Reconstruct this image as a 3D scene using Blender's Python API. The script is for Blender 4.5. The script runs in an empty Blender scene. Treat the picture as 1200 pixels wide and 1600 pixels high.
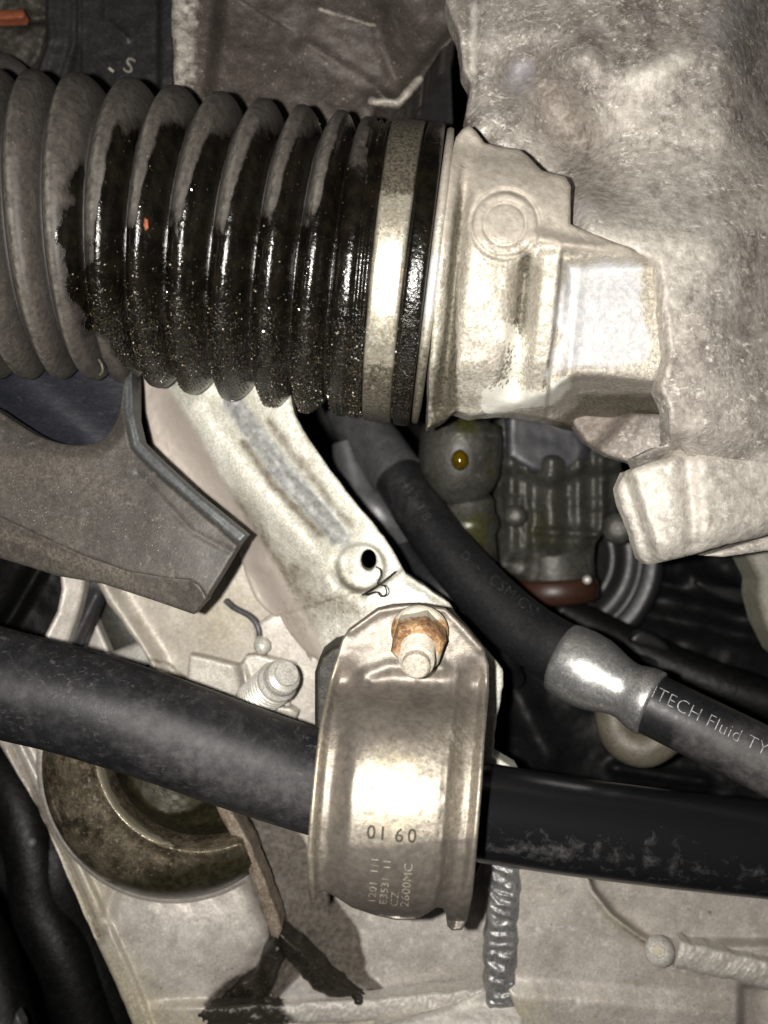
import bpy, math, random
import numpy as np
from mathutils import Vector
random.seed(7); rng = np.random.RandomState(11)
SC = bpy.context.scene
COL = SC.collection
SC.unit_settings.scale_length = 0.01          # 1 unit = 1 cm
F = 1256.0                                    # focal length in photo pixels (1200 x 1600)

# ------------------------------------------------------------ camera, world, lamp
cam = bpy.data.cameras.new('camera'); cam_o = bpy.data.objects.new('camera', cam); COL.objects.link(cam_o)
cam_o.rotation_euler = (math.radians(90), 0, 0)
cam.sensor_fit = 'VERTICAL'; cam.sensor_height = 24.0; cam.lens = 24.0*F/1600
cam.clip_start = 0.5; cam.clip_end = 400
cam.dof.use_dof = True; cam.dof.focus_distance = 19.5; cam.dof.aperture_fstop = 0.07
SC.camera = cam_o
w = bpy.data.worlds.new('World'); SC.world = w; w.use_nodes = True
w.node_tree.nodes['Background'].inputs[0].default_value = (0.75, 0.8, 0.9, 1)
w.node_tree.nodes['Background'].inputs[1].default_value = 0.012
la = bpy.data.lights.new('phone_flash', 'AREA'); la.shape = 'DISK'; la.size = 0.45
la.energy = 8600; la.color = (1.0, 0.962, 0.90)
lo = bpy.data.objects.new('phone_flash', la); COL.objects.link(lo)
lo.location = (-1.5, -0.1, 0.1); lo.rotation_euler = (math.radians(90), 0, math.radians(-4))
SC.view_settings.view_transform = 'Standard'; SC.view_settings.look = 'None'
SC.view_settings.exposure = 0.15; SC.view_settings.gamma = 1.0

# ------------------------------------------------------------ helpers
def P(px, py, d): return np.array([(px-600)*d/F, d, (800-py)*d/F])
def unproj(X, Y, D): return np.stack([(X-600)*D/F, D, (800-Y)*D/F], -1)
def ss(a, b, x):
    t = np.clip((x-a)/(b-a), 0, 1); return t*t*(3-2*t)
def _h(ix, iy, s):
    n = (ix.astype(np.int64)*374761393 + iy.astype(np.int64)*668265263 + s*1442695041) & 0x7fffffff
    n = ((n ^ (n >> 13))*1274126177) & 0x7fffffff
    return ((n ^ (n >> 16)) & 0xffff)/65535.0
def vn(x, y, s=0):
    ix = np.floor(x); iy = np.floor(y); fx = x-ix; fy = y-iy
    fx = fx*fx*fx*(fx*(fx*6-15)+10); fy = fy*fy*fy*(fy*(fy*6-15)+10)
    a = _h(ix, iy, s); b = _h(ix+1, iy, s); c = _h(ix, iy+1, s); d = _h(ix+1, iy+1, s)
    return (a*(1-fx)+b*fx)*(1-fy)+(c*(1-fx)+d*fx)*fy
def fbm(X, Y, size, octs=4, s=0, gain=.5):
    v = 0; a = 1; t = 0
    for o in range(octs):
        v = v + a*(vn(X/size+o*17.3, Y/size+o*9.1, s+o)-.5); t += a; a *= gain; size /= 2.03
    return v/t*2
def seg(X, Y, pts):
    """distance to a polyline and length parameter along it"""
    best = np.full(np.shape(X), 1e9); T = np.zeros(np.shape(X)); S = np.zeros(np.shape(X)); acc = 0
    for (x0, y0), (x1, y1) in zip(pts[:-1], pts[1:]):
        dx, dy = x1-x0, y1-y0; L = math.hypot(dx, dy) or 1e-6
        t = np.clip(((X-x0)*dx+(Y-y0)*dy)/L/L, 0, 1)
        qx = X-x0-t*dx; qy = Y-y0-t*dy; d = np.hypot(qx, qy); m = d < best
        best = np.where(m, d, best); T = np.where(m, acc+t*L, T)
        S = np.where(m, np.where(dx*qy-dy*qx > 0, 1, -1), S); acc += L
    return best, T, S
def ridge(X, Y, pts, wd): return np.exp(-(seg(X, Y, pts)[0]/wd)**2)
def sdist(X, Y, pts):     # signed distance, left/right of an open polyline (+ = below/right when drawn left to right)
    d, t, s = seg(X, Y, pts); return d*s
def blob(X, Y, cx, cy, rx, ry, rot=0):
    c, s = math.cos(math.radians(rot)), math.sin(math.radians(rot))
    u = ((X-cx)*c+(Y-cy)*s)/rx; v = (-(X-cx)*s+(Y-cy)*c)/ry
    return np.exp(-(u*u+v*v))
def smooth_poly(pts, n=5):
    out = []; N = len(pts)
    for i in range(N):
        p0, p1, p2, p3 = [np.array(pts[(i+k-1) % N], float) for k in range(4)]
        for k in range(n):
            t = k/n
            out.append(tuple(.5*(2*p1+(p2-p0)*t+(2*p0-5*p1+4*p2-p3)*t*t+(3*p1-p0-3*p2+p3)*t**3)))
    return out
def curve_pts(pts, n=6):
    P_ = [np.array(p, float) for p in pts]; P_ = [2*P_[0]-P_[1]]+P_+[2*P_[-1]-P_[-2]]; out = []
    for i in range(1, len(P_)-2):
        p0, p1, p2, p3 = P_[i-1:i+3]
        for k in range(n):
            t = k/n; out.append(.5*(2*p1+(p2-p0)*t+(2*p0-5*p1+4*p2-p3)*t*t+(3*p1-p0-3*p2+p3)*t**3))
    out.append(P_[-2]); return out
def insd(X, Y, pts):      # signed distance to closed polygon, + inside, and nearest point
    best = np.full(X.shape, 1e9); NX = X.copy(); NY = Y.copy(); ins = np.zeros(X.shape, bool)
    for i in range(len(pts)):
        x0, y0 = pts[i]; x1, y1 = pts[(i+1) % len(pts)]
        dx, dy = x1-x0, y1-y0; L2 = dx*dx+dy*dy or 1e-9
        t = np.clip(((X-x0)*dx+(Y-y0)*dy)/L2, 0, 1)
        qx = x0+t*dx; qy = y0+t*dy; d = np.hypot(X-qx, Y-qy); m = d < best
        best = np.where(m, d, best); NX = np.where(m, qx, NX); NY = np.where(m, qy, NY)
        if y0 != y1:
            c = ((y0 > Y) != (y1 > Y)) & (X < (x1-x0)*(Y-y0)/(y1-y0)+x0); ins ^= c
    return np.where(ins, best, -best), NX, NY
def raycyl(X, Y, A, B, R):
    """depth at which the view ray of a pixel meets a cylinder (nan -> its silhouette depth)"""
    A = np.array(A, float); u = np.array(B, float)-A; u /= np.linalg.norm(u)
    v = np.stack([(X-600)/F, np.ones_like(X), (800-Y)/F], -1)
    vu = v@u; Au = A@u
    vp = v-vu[..., None]*u; Ap = A-Au*u
    a = (vp*vp).sum(-1); b = vp@Ap; c = Ap@Ap-R*R
    disc = b*b-a*c
    return (b-np.sqrt(np.maximum(disc, 0)))/a
def smin(a, b, k):
    h = np.clip(.5+.5*(b-a)/k, 0, 1); return b*(1-h)+a*h-k*h*(1-h)

def new_mesh(name, verts, faces, mat, parent=None, smooth=True, attrs=None):
    me = bpy.data.meshes.new(name); me.from_pydata([tuple(v) for v in verts], [], faces)
    me.validate(); me.update()
    if smooth: me.polygons.foreach_set('use_smooth', [True]*len(me.polygons))
    for k, a in (attrs or {}).items():
        at = me.attributes.new(k, 'FLOAT', 'POINT'); at.data.foreach_set('value', np.asarray(a, np.float32))
    o = bpy.data.objects.new(name, me); COL.objects.link(o); me.materials.append(mat)
    if parent is not None:
        o.parent = parent
        b = parent; off = Vector((0, 0, 0))
        while b is not None: off += b.location; b = b.parent
        o.location = -off
    return o
def thing(name, label, cat, px, py, d, group=None):
    o = bpy.data.objects.new(name, None); COL.objects.link(o); o.empty_display_size = .5
    o.location = P(px, py, d); o['label'] = label; o['category'] = cat
    if group: o['group'] = group
    return o
def tag(o, label, cat, group=None):
    o['label'] = label; o['category'] = cat
    if group: o['group'] = group
    return o

def relief(name, outline, dfn, mat, parent=None, thick=1.0, rr=8, rd=None, step=4, holes=(), attrs=None, smooth=0, holewall=None, rough_edge=0):
    """a solid plate or casting: outline and front surface given as pixel positions with their own depth"""
    if smooth: outline = smooth_poly(outline, smooth)
    if rough_edge:
        dense = []
        for i in range(len(outline)):
            a = np.array(outline[i], float); b = np.array(outline[(i+1) % len(outline)], float)
            n = max(1, int(np.linalg.norm(b-a)/6))
            for k in range(n): dense.append(a+(b-a)*k/n)
        D_ = np.array(dense); D_[:, 0] += fbm(D_[:, 0], D_[:, 1], 22, 3, 5)*rough_edge; D_[:, 1] += fbm(D_[:, 0]+99, D_[:, 1], 22, 3, 9)*rough_edge
        outline = [tuple(p) for p in D_]
    xs = [p[0] for p in outline]; ys = [p[1] for p in outline]
    gx = np.arange(min(xs)-step, max(xs)+step*1.5, step); gy = np.arange(min(ys)-step, max(ys)+step*1.5, step)
    X, Y = np.meshgrid(gx, gy); sd, NX, NY = insd(X, Y, outline)
    edge = sd.copy()
    for h in holes:
        hd, hx, hy = insd(X, Y, h); m = -hd < sd
        NX = np.where(m, hx, NX); NY = np.where(m, hy, NY); sd = np.minimum(sd, -hd)
    ins = sd > 0
    c = ins[:-1, :-1] | ins[1:, :-1] | ins[:-1, 1:] | ins[1:, 1:]
    out = ~ins; X2 = np.where(out, NX, X); Y2 = np.where(out, NY, Y); sd2 = np.where(out, 0, sd)
    D = dfn(X2, Y2)
    q = np.clip(sd2/rr, 0, 1); rdd = rd if rd is not None else rr*20.0/F
    D = D+rdd*(1-np.sqrt(np.clip(1-(1-q)**2, 0, 1)))
    V = unproj(X2, Y2, D)
    idx = -np.ones(X.shape, int); used = np.zeros(X.shape, bool)
    used[:-1, :-1] |= c; used[1:, :-1] |= c; used[:-1, 1:] |= c; used[1:, 1:] |= c
    idx[used] = np.arange(used.sum()); verts = V[used].tolist()
    A, B, C_, D4 = idx[:-1, :-1][c], idx[1:, :-1][c], idx[1:, 1:][c], idx[:-1, 1:][c]
    faces = np.stack([A, B, C_, D4], -1).tolist()
    ec = {}
    for f in faces:
        for i in range(4):
            e = (f[i], f[(i+1) % 4])
            if (e[1], e[0]) in ec: del ec[(e[1], e[0])]
            else: ec[e] = 1
    xv, yv, dv = X2[used], Y2[used], D[used]
    av = {k: np.asarray(fn(xv, yv))*np.ones_like(xv) for k, fn in (attrs or {}).items()}
    top = {}; bot = {}; extra = []
    for (a, b) in ec:
        for k in (a, b):
            if k not in top:
                top[k] = len(verts); verts.append(verts[k]); extra.append(k)
                bot[k] = len(verts); v = np.array(verts[k]); verts.append((v*((v[1]+thick)/v[1])*1).tolist() if False else [v[0], v[1]+thick, v[2]]); extra.append(k)
        faces.append([top[b], top[a], bot[a], bot[b]])
    for k in av: av[k] = np.concatenate([av[k], av[k][extra]])
    return new_mesh(name, verts, faces, mat, parent, True, av)

circ = lambda cx, cy, rx, ry, n=60, top=-9999, brace=0: [(min(cx+rx*math.cos(6.28318*i/n), 346+.52*max(0, cy+ry*math.sin(6.28318*i/n)-1255)) if brace else cx+rx*math.cos(6.28318*i/n), max(top+.25*(cx+rx*math.cos(6.28318*i/n)), cy+ry*math.sin(6.28318*i/n))) for i in range(n)]
def frames(path):
    path = [np.array(p, float) for p in path]; T = []
    for i in range(len(path)):
        a = path[max(i-1, 0)]; b = path[min(i+1, len(path)-1)]; t = b-a; T.append(t/np.linalg.norm(t))
    up = np.array([0, -1., 0]); out = []
    for p, t in zip(path, T):
        n = up-t*(up@t); n /= np.linalg.norm(n); b = np.cross(t, n); out.append((p, t, n, b)); up = n if len(out) > 1 or True else up
    return out
def tube(name, path, radii, mat, parent=None, seg_n=48, cap=True, attrs=None, shape=None, noise=0, smooth=True, ret=False):
    fr = frames(path); n = len(fr); radii = radii if hasattr(radii, '__len__') else [radii]*n
    verts = []; faces = []
    for i, (p, t, nn, b) in enumerate(fr):
        for k in range(seg_n):
            a = 2*math.pi*k/seg_n; r = radii[i]*(shape(i, a) if shape else 1)
            verts.append(p+r*(math.cos(a)*nn+math.sin(a)*b))
    for i in range(n-1):
        for k in range(seg_n):
            k2 = (k+1) % seg_n; faces.append([i*seg_n+k, i*seg_n+k2, (i+1)*seg_n+k2, (i+1)*seg_n+k])
    if cap:
        for i, rev in ((0, True), (n-1, False)):
            base = len(verts)
            for k in range(seg_n): verts.append(verts[i*seg_n+k])
            f = list(range(base, base+seg_n)); faces.append(f if rev else f[::-1])
    V = np.array(verts)
    av = {}
    if attrs:
        px = 600+F*V[:, 0]/V[:, 1]; py = 800-F*V[:, 2]/V[:, 1]
        av = {k: np.asarray(fn(px, py))*np.ones_like(px) for k, fn in attrs.items()}
    return new_mesh(name, V, faces, mat, parent, smooth, av)
def lathe(name, A, B, prof, mat, parent=None, seg_n=48, hexa=False, smooth=True, attrs=None):
    A = np.array(A, float); B = np.array(B, float); u = B-A; L = np.linalg.norm(u)
    path = [A+u*s for s, r in prof]; rad = [r for s, r in prof]
    t = u/L; n = np.array([0, 0, 1.]) if abs(t[2]) < .8 else np.array([1., 0, 0]); n = n-t*(n@t); n /= np.linalg.norm(n); b = np.cross(t, n)
    verts = []; faces = []
    for p, r in zip(path, rad):
        for k in range(seg_n):
            a = 2*math.pi*k/seg_n; rr_ = r
            if hexa:
                m = (a+hexa) % (math.pi/3)-math.pi/6; rr_ = r*math.cos(math.pi/6)/math.cos(m)
            verts.append(p+rr_*(math.cos(a)*n+math.sin(a)*b))
    for i in range(len(path)-1):
        for k in range(seg_n):
            k2 = (k+1) % seg_n; faces.append([i*seg_n+k, i*seg_n+k2, (i+1)*seg_n+k2, (i+1)*seg_n+k])
    faces.append(list(range(seg_n))[::-1]); faces.append([(len(path)-1)*seg_n+k for k in range(seg_n)])
    V = np.array(verts); px = 600+F*V[:, 0]/V[:, 1]; py = 800-F*V[:, 2]/V[:, 1]
    av = {k: np.asarray(fn(px, py))*np.ones_like(px) for k, fn in (attrs or {}).items()}
    return new_mesh(name, V, faces, mat, parent, smooth, av)

def text_on(name, s, px, py, size, rot, dfn, mat, parent, eps=0.012, thin=0.0, sx=1.0, shear=0.0, mirror=False):
    """lettering laid onto a surface given by its depth function"""
    cu = bpy.data.curves.new('lettering', 'FONT'); cu.body = s; cu.size = size; cu.offset = thin; cu.resolution_u = 4; cu.space_character = 1.05
    to = bpy.data.objects.new('lettering', cu); COL.objects.link(to)
    dg = bpy.context.evaluated_depsgraph_get(); me = bpy.data.meshes.new_from_object(to.evaluated_get(dg))
    vs = np.array([v.co[:2] for v in me.vertices]); fs = [list(p.vertices) for p in me.polygons]
    bpy.data.objects.remove(to); bpy.data.curves.remove(cu); bpy.data.meshes.remove(me)
    u = vs[:, 0]*sx+vs[:, 1]*shear; v = vs[:, 1]
    if mirror: u = -u
    c, sn = math.cos(math.radians(rot)), math.sin(math.radians(rot))
    X = px+u*c+v*sn; Y = py+u*sn-v*c
    D = dfn(X, Y)-eps
    return new_mesh(name, unproj(X, Y, D), fs, mat, parent, False)

# ------------------------------------------------------------ materials
class M:
    def __init__(s, name):
        s.m = bpy.data.materials.new(name); s.m.use_nodes = True; s.nt = s.m.node_tree; s.n = s.nt.nodes
        s.b = s.n['Principled BSDF']; s.tc = s.n.new('ShaderNodeTexCoord')
    def mp(s, sc=(1, 1, 1), rot=(0, 0, 0)):
        m = s.n.new('ShaderNodeMapping'); s.nt.links.new(s.tc.outputs['Object'], m.inputs[0]); m.inputs['Scale'].default_value = sc; m.inputs['Rotation'].default_value = [math.radians(a) for a in rot]; return m.outputs[0]
    def noise(s, scale, detail=6, rough=.6, dist=0, vec=None):
        t = s.n.new('ShaderNodeTexNoise'); t.inputs['Scale'].default_value = scale; t.inputs['Detail'].default_value = detail; t.inputs['Roughness'].default_value = rough; t.inputs['Distortion'].default_value = dist
        s.nt.links.new(vec or s.tc.outputs['Object'], t.inputs['Vector']); return t.outputs['Fac']
    def vor(s, scale, vec=None, feat='F1', out='Distance'):
        t = s.n.new('ShaderNodeTexVoronoi'); t.inputs['Scale'].default_value = scale; t.feature = feat
        s.nt.links.new(vec or s.tc.outputs['Object'], t.inputs['Vector']); return t.outputs[out]
    def mr(s, v, a, b, c=0, d=1):
        t = s.n.new('ShaderNodeMapRange'); t.clamp = True; s.nt.links.new(v, t.inputs[0])
        for i, x in enumerate((a, b, c, d)): t.inputs[i+1].default_value = x
        return t.outputs[0]
    def math(s, op, a, b=0.0):
        t = s.n.new('ShaderNodeMath'); t.operation = op
        for i, x in enumerate((a, b)):
            if isinstance(x, (int, float)): t.inputs[i].default_value = x
            else: s.nt.links.new(x, t.inputs[i])
        return t.outputs[0]
    def mix(s, f, a, b, mode='MIX'):
        t = s.n.new('ShaderNodeMix'); t.data_type = 'RGBA'; t.blend_type = mode
        for i, x in ((0, f), (6, a), (7, b)):
            if isinstance(x, (int, float)): t.inputs[i].default_value = x
            elif isinstance(x, tuple): t.inputs[i].default_value = (*x, 1) if len(x) == 3 else x
            else: s.nt.links.new(x, t.inputs[i])
        return t.outputs[2]
    def mixf(s, f, a, b):
        t = s.n.new('ShaderNodeMix'); t.data_type = 'FLOAT'
        for i, x in ((0, f), (2, a), (3, b)):
            if isinstance(x, (int, float)): t.inputs[i].default_value = x
            else: s.nt.links.new(x, t.inputs[i])
        return t.outputs[0]
    def attr(s, name):
        t = s.n.new('ShaderNodeAttribute'); t.attribute_name = name; return t.outputs['Fac']
    def set(s, k, v):
        if isinstance(v, (int, float)): s.b.inputs[k].default_value = v
        elif isinstance(v, tuple): s.b.inputs[k].default_value = (*v, 1)
        else: s.nt.links.new(v, s.b.inputs[k])

def surf(name, c0, c1, c2=None, scale=1.2, metal=0.0, rough=(.5, .7), bump=((6, .01),), speck=None, layers=(), spec=.5, stretch=None, coat=0, blotch=(.35, .65), dirt=None, grain=(17, .35), fleck=None):
    """c0..c1 mottled by a coarse noise, c2 in sparse fine patches; layers = (attribute, colour, rough, metal, edge noise, bump damp)"""
    m = M(name); vec = m.mp(*stretch) if stretch else None
    n1 = m.noise(scale, 8, .62, .3, vec)
    col = m.mix(m.mr(n1, *blotch), c0, c1)
    n2 = m.noise(scale*5.3, 7, .7, .2, vec)
    if c2: col = m.mix(m.mr(n2, .56, .70), col, c2)
    ro = m.mr(n2, .3, .7, *rough)
    me = metal
    if dirt:   # dirt colour in pits, threshold
        dn = m.noise(scale*2.1, 9, .75, .8, vec); dm = m.mr(dn, dirt[1], dirt[1]+.12)
        col = m.mix(m.math('MULTIPLY', dm, dirt[2] if len(dirt) > 2 else .8), col, dirt[0]); ro = m.mixf(dm, ro, .8)
        me = m.mixf(dm, me, 0.0)
    if speck:
        for (sc, col_, th, st) in speck:
            sv = m.vor(sc); sn = m.noise(sc*.23, 4, .6)
            k = m.math('MULTIPLY', m.mr(sv, th, th*.6), m.mr(sn, .5, .62))
            col = m.mix(m.math('MULTIPLY', k, st), col, col_)
    g_ = m.mr(m.noise(grain[0], 5, .7, .2), .34, .66, 1-grain[1], 1+grain[1])
    gm = m.n.new('ShaderNodeVectorMath'); gm.operation = 'SCALE'; m.nt.links.new(col, gm.inputs[0]); m.nt.links.new(g_, gm.inputs['Scale']); col = gm.outputs[0]
    if fleck:
        fv = m.mp((1, 1, 1.9), (0, 35, 0)); fk = m.math('MULTIPLY', m.mr(m.noise(fleck[0], 5, .65, .6, fv), .565, .63), m.mr(m.noise(1.1, 4, .6), .42, .58))
        col = m.mix(m.math('MULTIPLY', fk, fleck[2]), col, fleck[1])
    h = None
    for (sc, amp) in bump:
        t = m.math('MULTIPLY', m.noise(sc, 5, .6, 0, vec), amp); h = t if h is None else m.math('ADD', h, t)
    for L in layers:
        an, lc, lr, lm, en = L[:5]; es = L[5] if len(L) > 5 else 5.0; lb = L[6] if len(L) > 6 else 1.0
        a = m.math('ADD', m.attr(an), m.math('MULTIPLY', m.math('SUBTRACT', m.noise(es, 7, .65, .3), .5), en))
        w_ = L[8] if len(L) > 8 else .08
        k = m.mr(a, .5-w_, .5+w_)
        k = m.math('MULTIPLY', k, L[7] if len(L) > 7 else 1.0)
        if isinstance(lc[0], tuple): lcol = m.mix(m.mr(m.noise(es*2.3, 8, .7), .4, .6), lc[0], lc[1])
        else: lcol = lc
        col = m.mix(k, col, lcol); ro = m.mixf(k, ro, lr); me = m.mixf(k, me, lm)
        if lb != 1.0: h = m.math('MULTIPLY', h, m.mixf(k, 1.0, lb))
    m.set('Base Color', col); m.set('Roughness', ro); m.set('Metallic', me); m.b.inputs['Specular IOR Level'].default_value = spec
    if coat: m.set('Coat Weight', coat); m.set('Coat Roughness', .15)
    bn = m.n.new('ShaderNodeBump'); bn.inputs['Strength'].default_value = 1.0; bn.inputs['Distance'].default_value = 1.0
    m.nt.links.new(h, bn.inputs['Height']); m.nt.links.new(bn.outputs[0], m.b.inputs['Normal'])
    return m.m

alu_cast = surf('cast_aluminium', (.185, .16, .142), (.375, .342, .306), (.52, .485, .435), scale=1.0, grain=(11, .22), fleck=(4.5, (.74, .71, .64), .8), blotch=(.38, .62), metal=.12, rough=(.44, .66), spec=.45,
    bump=((3.0, .040), (9, .012), (26, .008)), dirt=((.12, .10, .082), .53, .65), speck=((4, (.74, .71, .64), .24, .75), (8, (.70, .67, .60), .24, .6), (9, (.10, .085, .07), .2, .75)),
    layers=(('brown', ((.13, .105, .088), (.24, .205, .175)), .65, .05, .8, 3.0, 1.0, .85, .3), ('blue', (.33, .33, .38), .5, .2, .9, 4.0, 1.0, .7, .3), ('pale', ((.70, .67, .60), (.55, .51, .45)), .55, .1, .9, 4.5, 1.0, .8, .2)))
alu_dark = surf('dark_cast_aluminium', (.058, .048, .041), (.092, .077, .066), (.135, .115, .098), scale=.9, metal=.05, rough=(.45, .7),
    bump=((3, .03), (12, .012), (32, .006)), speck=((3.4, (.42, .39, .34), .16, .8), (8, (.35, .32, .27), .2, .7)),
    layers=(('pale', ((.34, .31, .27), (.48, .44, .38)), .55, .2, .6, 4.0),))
rack_alu = surf('rack_housing_aluminium', (.40, .365, .30), (.54, .50, .43), (.68, .65, .58), scale=1.0, metal=.35, rough=(.44, .60), grain=(13, .4), fleck=(8, (.82, .80, .74), .6),
    bump=((5, .018), (18, .012), (40, .006)), dirt=((.20, .165, .12), .56, .6), speck=((9, (.12, .09, .05), .24, .7),),
    layers=(('matt', ((.34, .30, .255), (.44, .40, .34)), .6, .15, .45, 2.5), ('grime_shade', ((.03, .028, .02), (.16, .14, .10)), .5, .1, .8, 5.0, 1.0, .94, .2), ('white', (.74, .72, .65), .45, .1, 1.3, 9.0), ('bare', ((.46, .46, .48), (.66, .66, .66)), .45, .12, 1.0, 3.0, .6, .9, .34)))
white_alu = surf('pale_arm_aluminium', (.55, .53, .45), (.68, .67, .60), (.74, .75, .70), scale=.8, metal=.10, rough=(.38, .6),
    bump=((4, .018), (16, .006)), dirt=((.36, .30, .20), .63, .5), speck=((8, (.16, .12, .08), .18, .7),),
    layers=(('brown', ((.13, .105, .08), (.27, .235, .185)), .6, .1, .9, 2.6, 1.0, .92, .22), ('pink', (.50, .44, .39), .5, .2, .4, 1.5), ('grime_shade', ((.06, .05, .035), (.24, .20, .14)), .6, 0, .9, 5.0, 1.0, .85, .24), ('weld', ((.13, .135, .135), (.27, .275, .27)), .55, .15, .5, 2.2, .7, .9, .2)))
frame_alu = surf('subframe_aluminium', (.34, .312, .28), (.53, .492, .452), (.63, .60, .555), scale=.7, grain=(14, .22), metal=.2, rough=(.36, .54),
    bump=((3, .012), (14, .005)), dirt=((.20, .165, .125), .58, .5), fleck=(4, (.26, .225, .18), .5), speck=((5, (.17, .14, .10), .15, .6), (9, (.2, .17, .12), .17, .5)),
    layers=(('tan', ((.30, .26, .17), (.5, .45, .33)), .6, .05, .9, 5.0, 1.0, .8, .25), ('oil', ((.035, .029, .022), (.10, .085, .068)), .42, .05, .38, 3.0, 1.0, .93), ('groove', (.17, .14, .11), .7, 0, .5, 5.0), ('soot', ((.008, .007, .006), (.03, .025, .019)), .35, 0, .7, 4.0, 1.0, .95, .15), ('blue', (.33, .37, .42), .35, .5, .3, 2.0)))
weld_m = surf('weld_metal', (.20, .20, .20), (.36, .355, .35), (.45, .45, .44), scale=3, metal=.6, rough=(.32, .5), bump=((8, .02), (30, .006)), dirt=((.13, .11, .09), .6, .6),
    layers=(('bright', ((.56, .53, .48), (.42, .39, .35)), .55, .2, .4, 4.0), ('oil', (.03, .026, .02), .4, .1, .5, 4.0)))
steel = surf('clamp_steel', (.27, .24, .20), (.37, .335, .28), (.46, .42, .35), scale=1.3, metal=.74, rough=(.44, .60), bump=((6, .009), (30, .005)), grain=(12, .30), fleck=(6, (.17, .145, .11), .55),
    dirt=((.14, .11, .075), .56, .6), speck=((7, (.10, .07, .04), .22, .85), (14, (.13, .09, .05), .2, .7)),
    layers=(('dull_dark', ((.13, .115, .10), (.20, .175, .15)), .46, .55, .4, 2.2, 1.0, .9, .12), ('gold_glint', ((.66, .58, .40), (.50, .44, .32)), .40, .7, .8, 4.0, 1.0, .8, .25), ('etch', ((.20, .17, .13), (.55, .50, .38)), .5, .5, .6, 9.0)))
zinc = surf('band_steel', (.50, .45, .34), (.68, .64, .54), (.80, .78, .70), scale=1.5, metal=.75, rough=(.28, .42), bump=((10, .004),), dirt=((.10, .08, .05), .57, .85), speck=((11, (.07, .05, .03), .24, .9),),
    layers=(('grime_shade', ((.035, .032, .024), (.13, .115, .085)), .45, .2, .7, 6.0),))
bright_m = surf('bright_zinc', (.52, .50, .45), (.66, .64, .59), None, scale=3, metal=.35, rough=(.3, .45), bump=((12, .003),))
ferr = surf('crimp_ferrule_steel', (.40, .40, .40), (.55, .55, .54), None, scale=1.6, metal=.85, rough=(.30, .42), bump=((7, .005), (25, .002)), dirt=((.16, .15, .10), .60, .7))
rust = surf('rusty_zinc', (.20, .095, .04), (.42, .27, .14), (.50, .42, .28), scale=3.4, metal=.15, rough=(.5, .75), bump=((12, .03), (40, .010)), dirt=((.10, .045, .02), .53, .85), blotch=(.42, .58),
    layers=(('pale', (.52, .48, .39), .5, .3, .9, 6.0),))
boltend = surf('bolt_end_zinc', (.36, .32, .26), (.48, .44, .38), (.45, .30, .14), scale=3, metal=.2, rough=(.5, .7), bump=((14, .006),))
shield_m = surf('dusty_grey_plastic', (.036, .032, .0275), (.064, .057, .049), (.115, .102, .087), scale=.7, metal=0, rough=(.45, .62), bump=((5, .010), (26, .004)), dirt=((.06, .054, .048), .60, .6),
    speck=((5, (.33, .31, .27), .07, .9),),
    layers=(('edge', ((.045, .048, .05), (.075, .078, .08)), .45, 0, .3, 4.0), ('dust', ((.15, .13, .105), (.05, .043, .036)), .6, 0, .9, 6.0, 1.5, .85, .2)))
black_pl = surf('black_plastic', (.005, .005, .0055), (.009, .009, .0095), (.017, .0165, .016), scale=1.2, rough=(.40, .6), spec=.25, bump=((6, .01), (22, .003)))
black_dim = surf('deep_black_plastic', (.003, .003, .003), (.006, .0058, .0056), (.010, .0095, .009), scale=.8, rough=(.35, .6), spec=.25, bump=((3, .03), (12, .008)))
box_pl = surf('dirty_black_box_plastic', (.016, .016, .016), (.027, .026, .025), (.045, .042, .038), scale=1.6, rough=(.4, .6), bump=((5, .012), (24, .004)), stretch=((1, 1, 1), (0, 30, 0)))
blue_pl = surf('blue_black_plastic', (.012, .013, .018), (.019, .020, .027), (.034, .035, .043), scale=1.2, rough=(.35, .5), bump=((4, .01),), stretch=((.5, 1, 1.6), (0, -30, 0)))
bar_m = surf('black_painted_bar', (.007, .007, .008), (.012, .012, .0135), (.019, .0185, .019), scale=.8, rough=(.42, .55), spec=.35, bump=((4, .005), (26, .003)),
    speck=((5, (.25, .25, .24), .07, .7), (3, (.10, .085, .07), .09, .8)), fleck=(5, (.075, .07, .066), .6),
    layers=(('gloss', (.008, .008, .009), .23, 0, .3, 3.0), ('dust', ((.066, .063, .063), (.026, .025, .027)), .7, 0, 1.1, 1.9, 1.0, .9, .28), ('scratch', ((.12, .115, .11), (.03, .03, .03)), .5, .1, 1.6, 3.2, 1.0, .6, .2)))
hose_m = surf('black_rubber_hose', (.007, .007, .008), (.012, .012, .013), (.018, .018, .019), scale=1.5, rough=(.40, .55), bump=((5, .006), (30, .002)),
    layers=(('dust', ((.085, .078, .074), (.035, .034, .034)), .6, 0, .8, 1.8, 1.0, .85, .22),))
print_m = surf('pale_print', (.16, .16, .17), (.50, .50, .52), None, scale=8, rough=(.5, .7), bump=((20, .001),))
print_dim = surf('worn_print', (.012, .012, .013), (.055, .055, .058), None, scale=7, rough=(.5, .7), bump=((20, .001),), blotch=(.4, .6))
stamp_m = surf('stamped_ink', (.025, .02, .014), (.06, .05, .032), None, scale=5, metal=.3, rough=(.5, .7), bump=((20, .001),))
etch_m = surf('etched_bright', (.55, .50, .40), (.30, .27, .22), None, scale=6, metal=.4, rough=(.4, .6), bump=((20, .001),), blotch=(.45, .6))
grey_fit = surf('oily_grey_casting', (.030, .030, .025), (.062, .062, .053), (.11, .11, .095), scale=1.0, metal=.25, rough=(.35, .55), bump=((4, .02), (14, .006)), dirt=((.06, .055, .03), .55, .7),
    layers=(('olive', ((.06, .06, .018), (.03, .029, .014)), .3, .2, .6, 3.0),))
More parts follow.
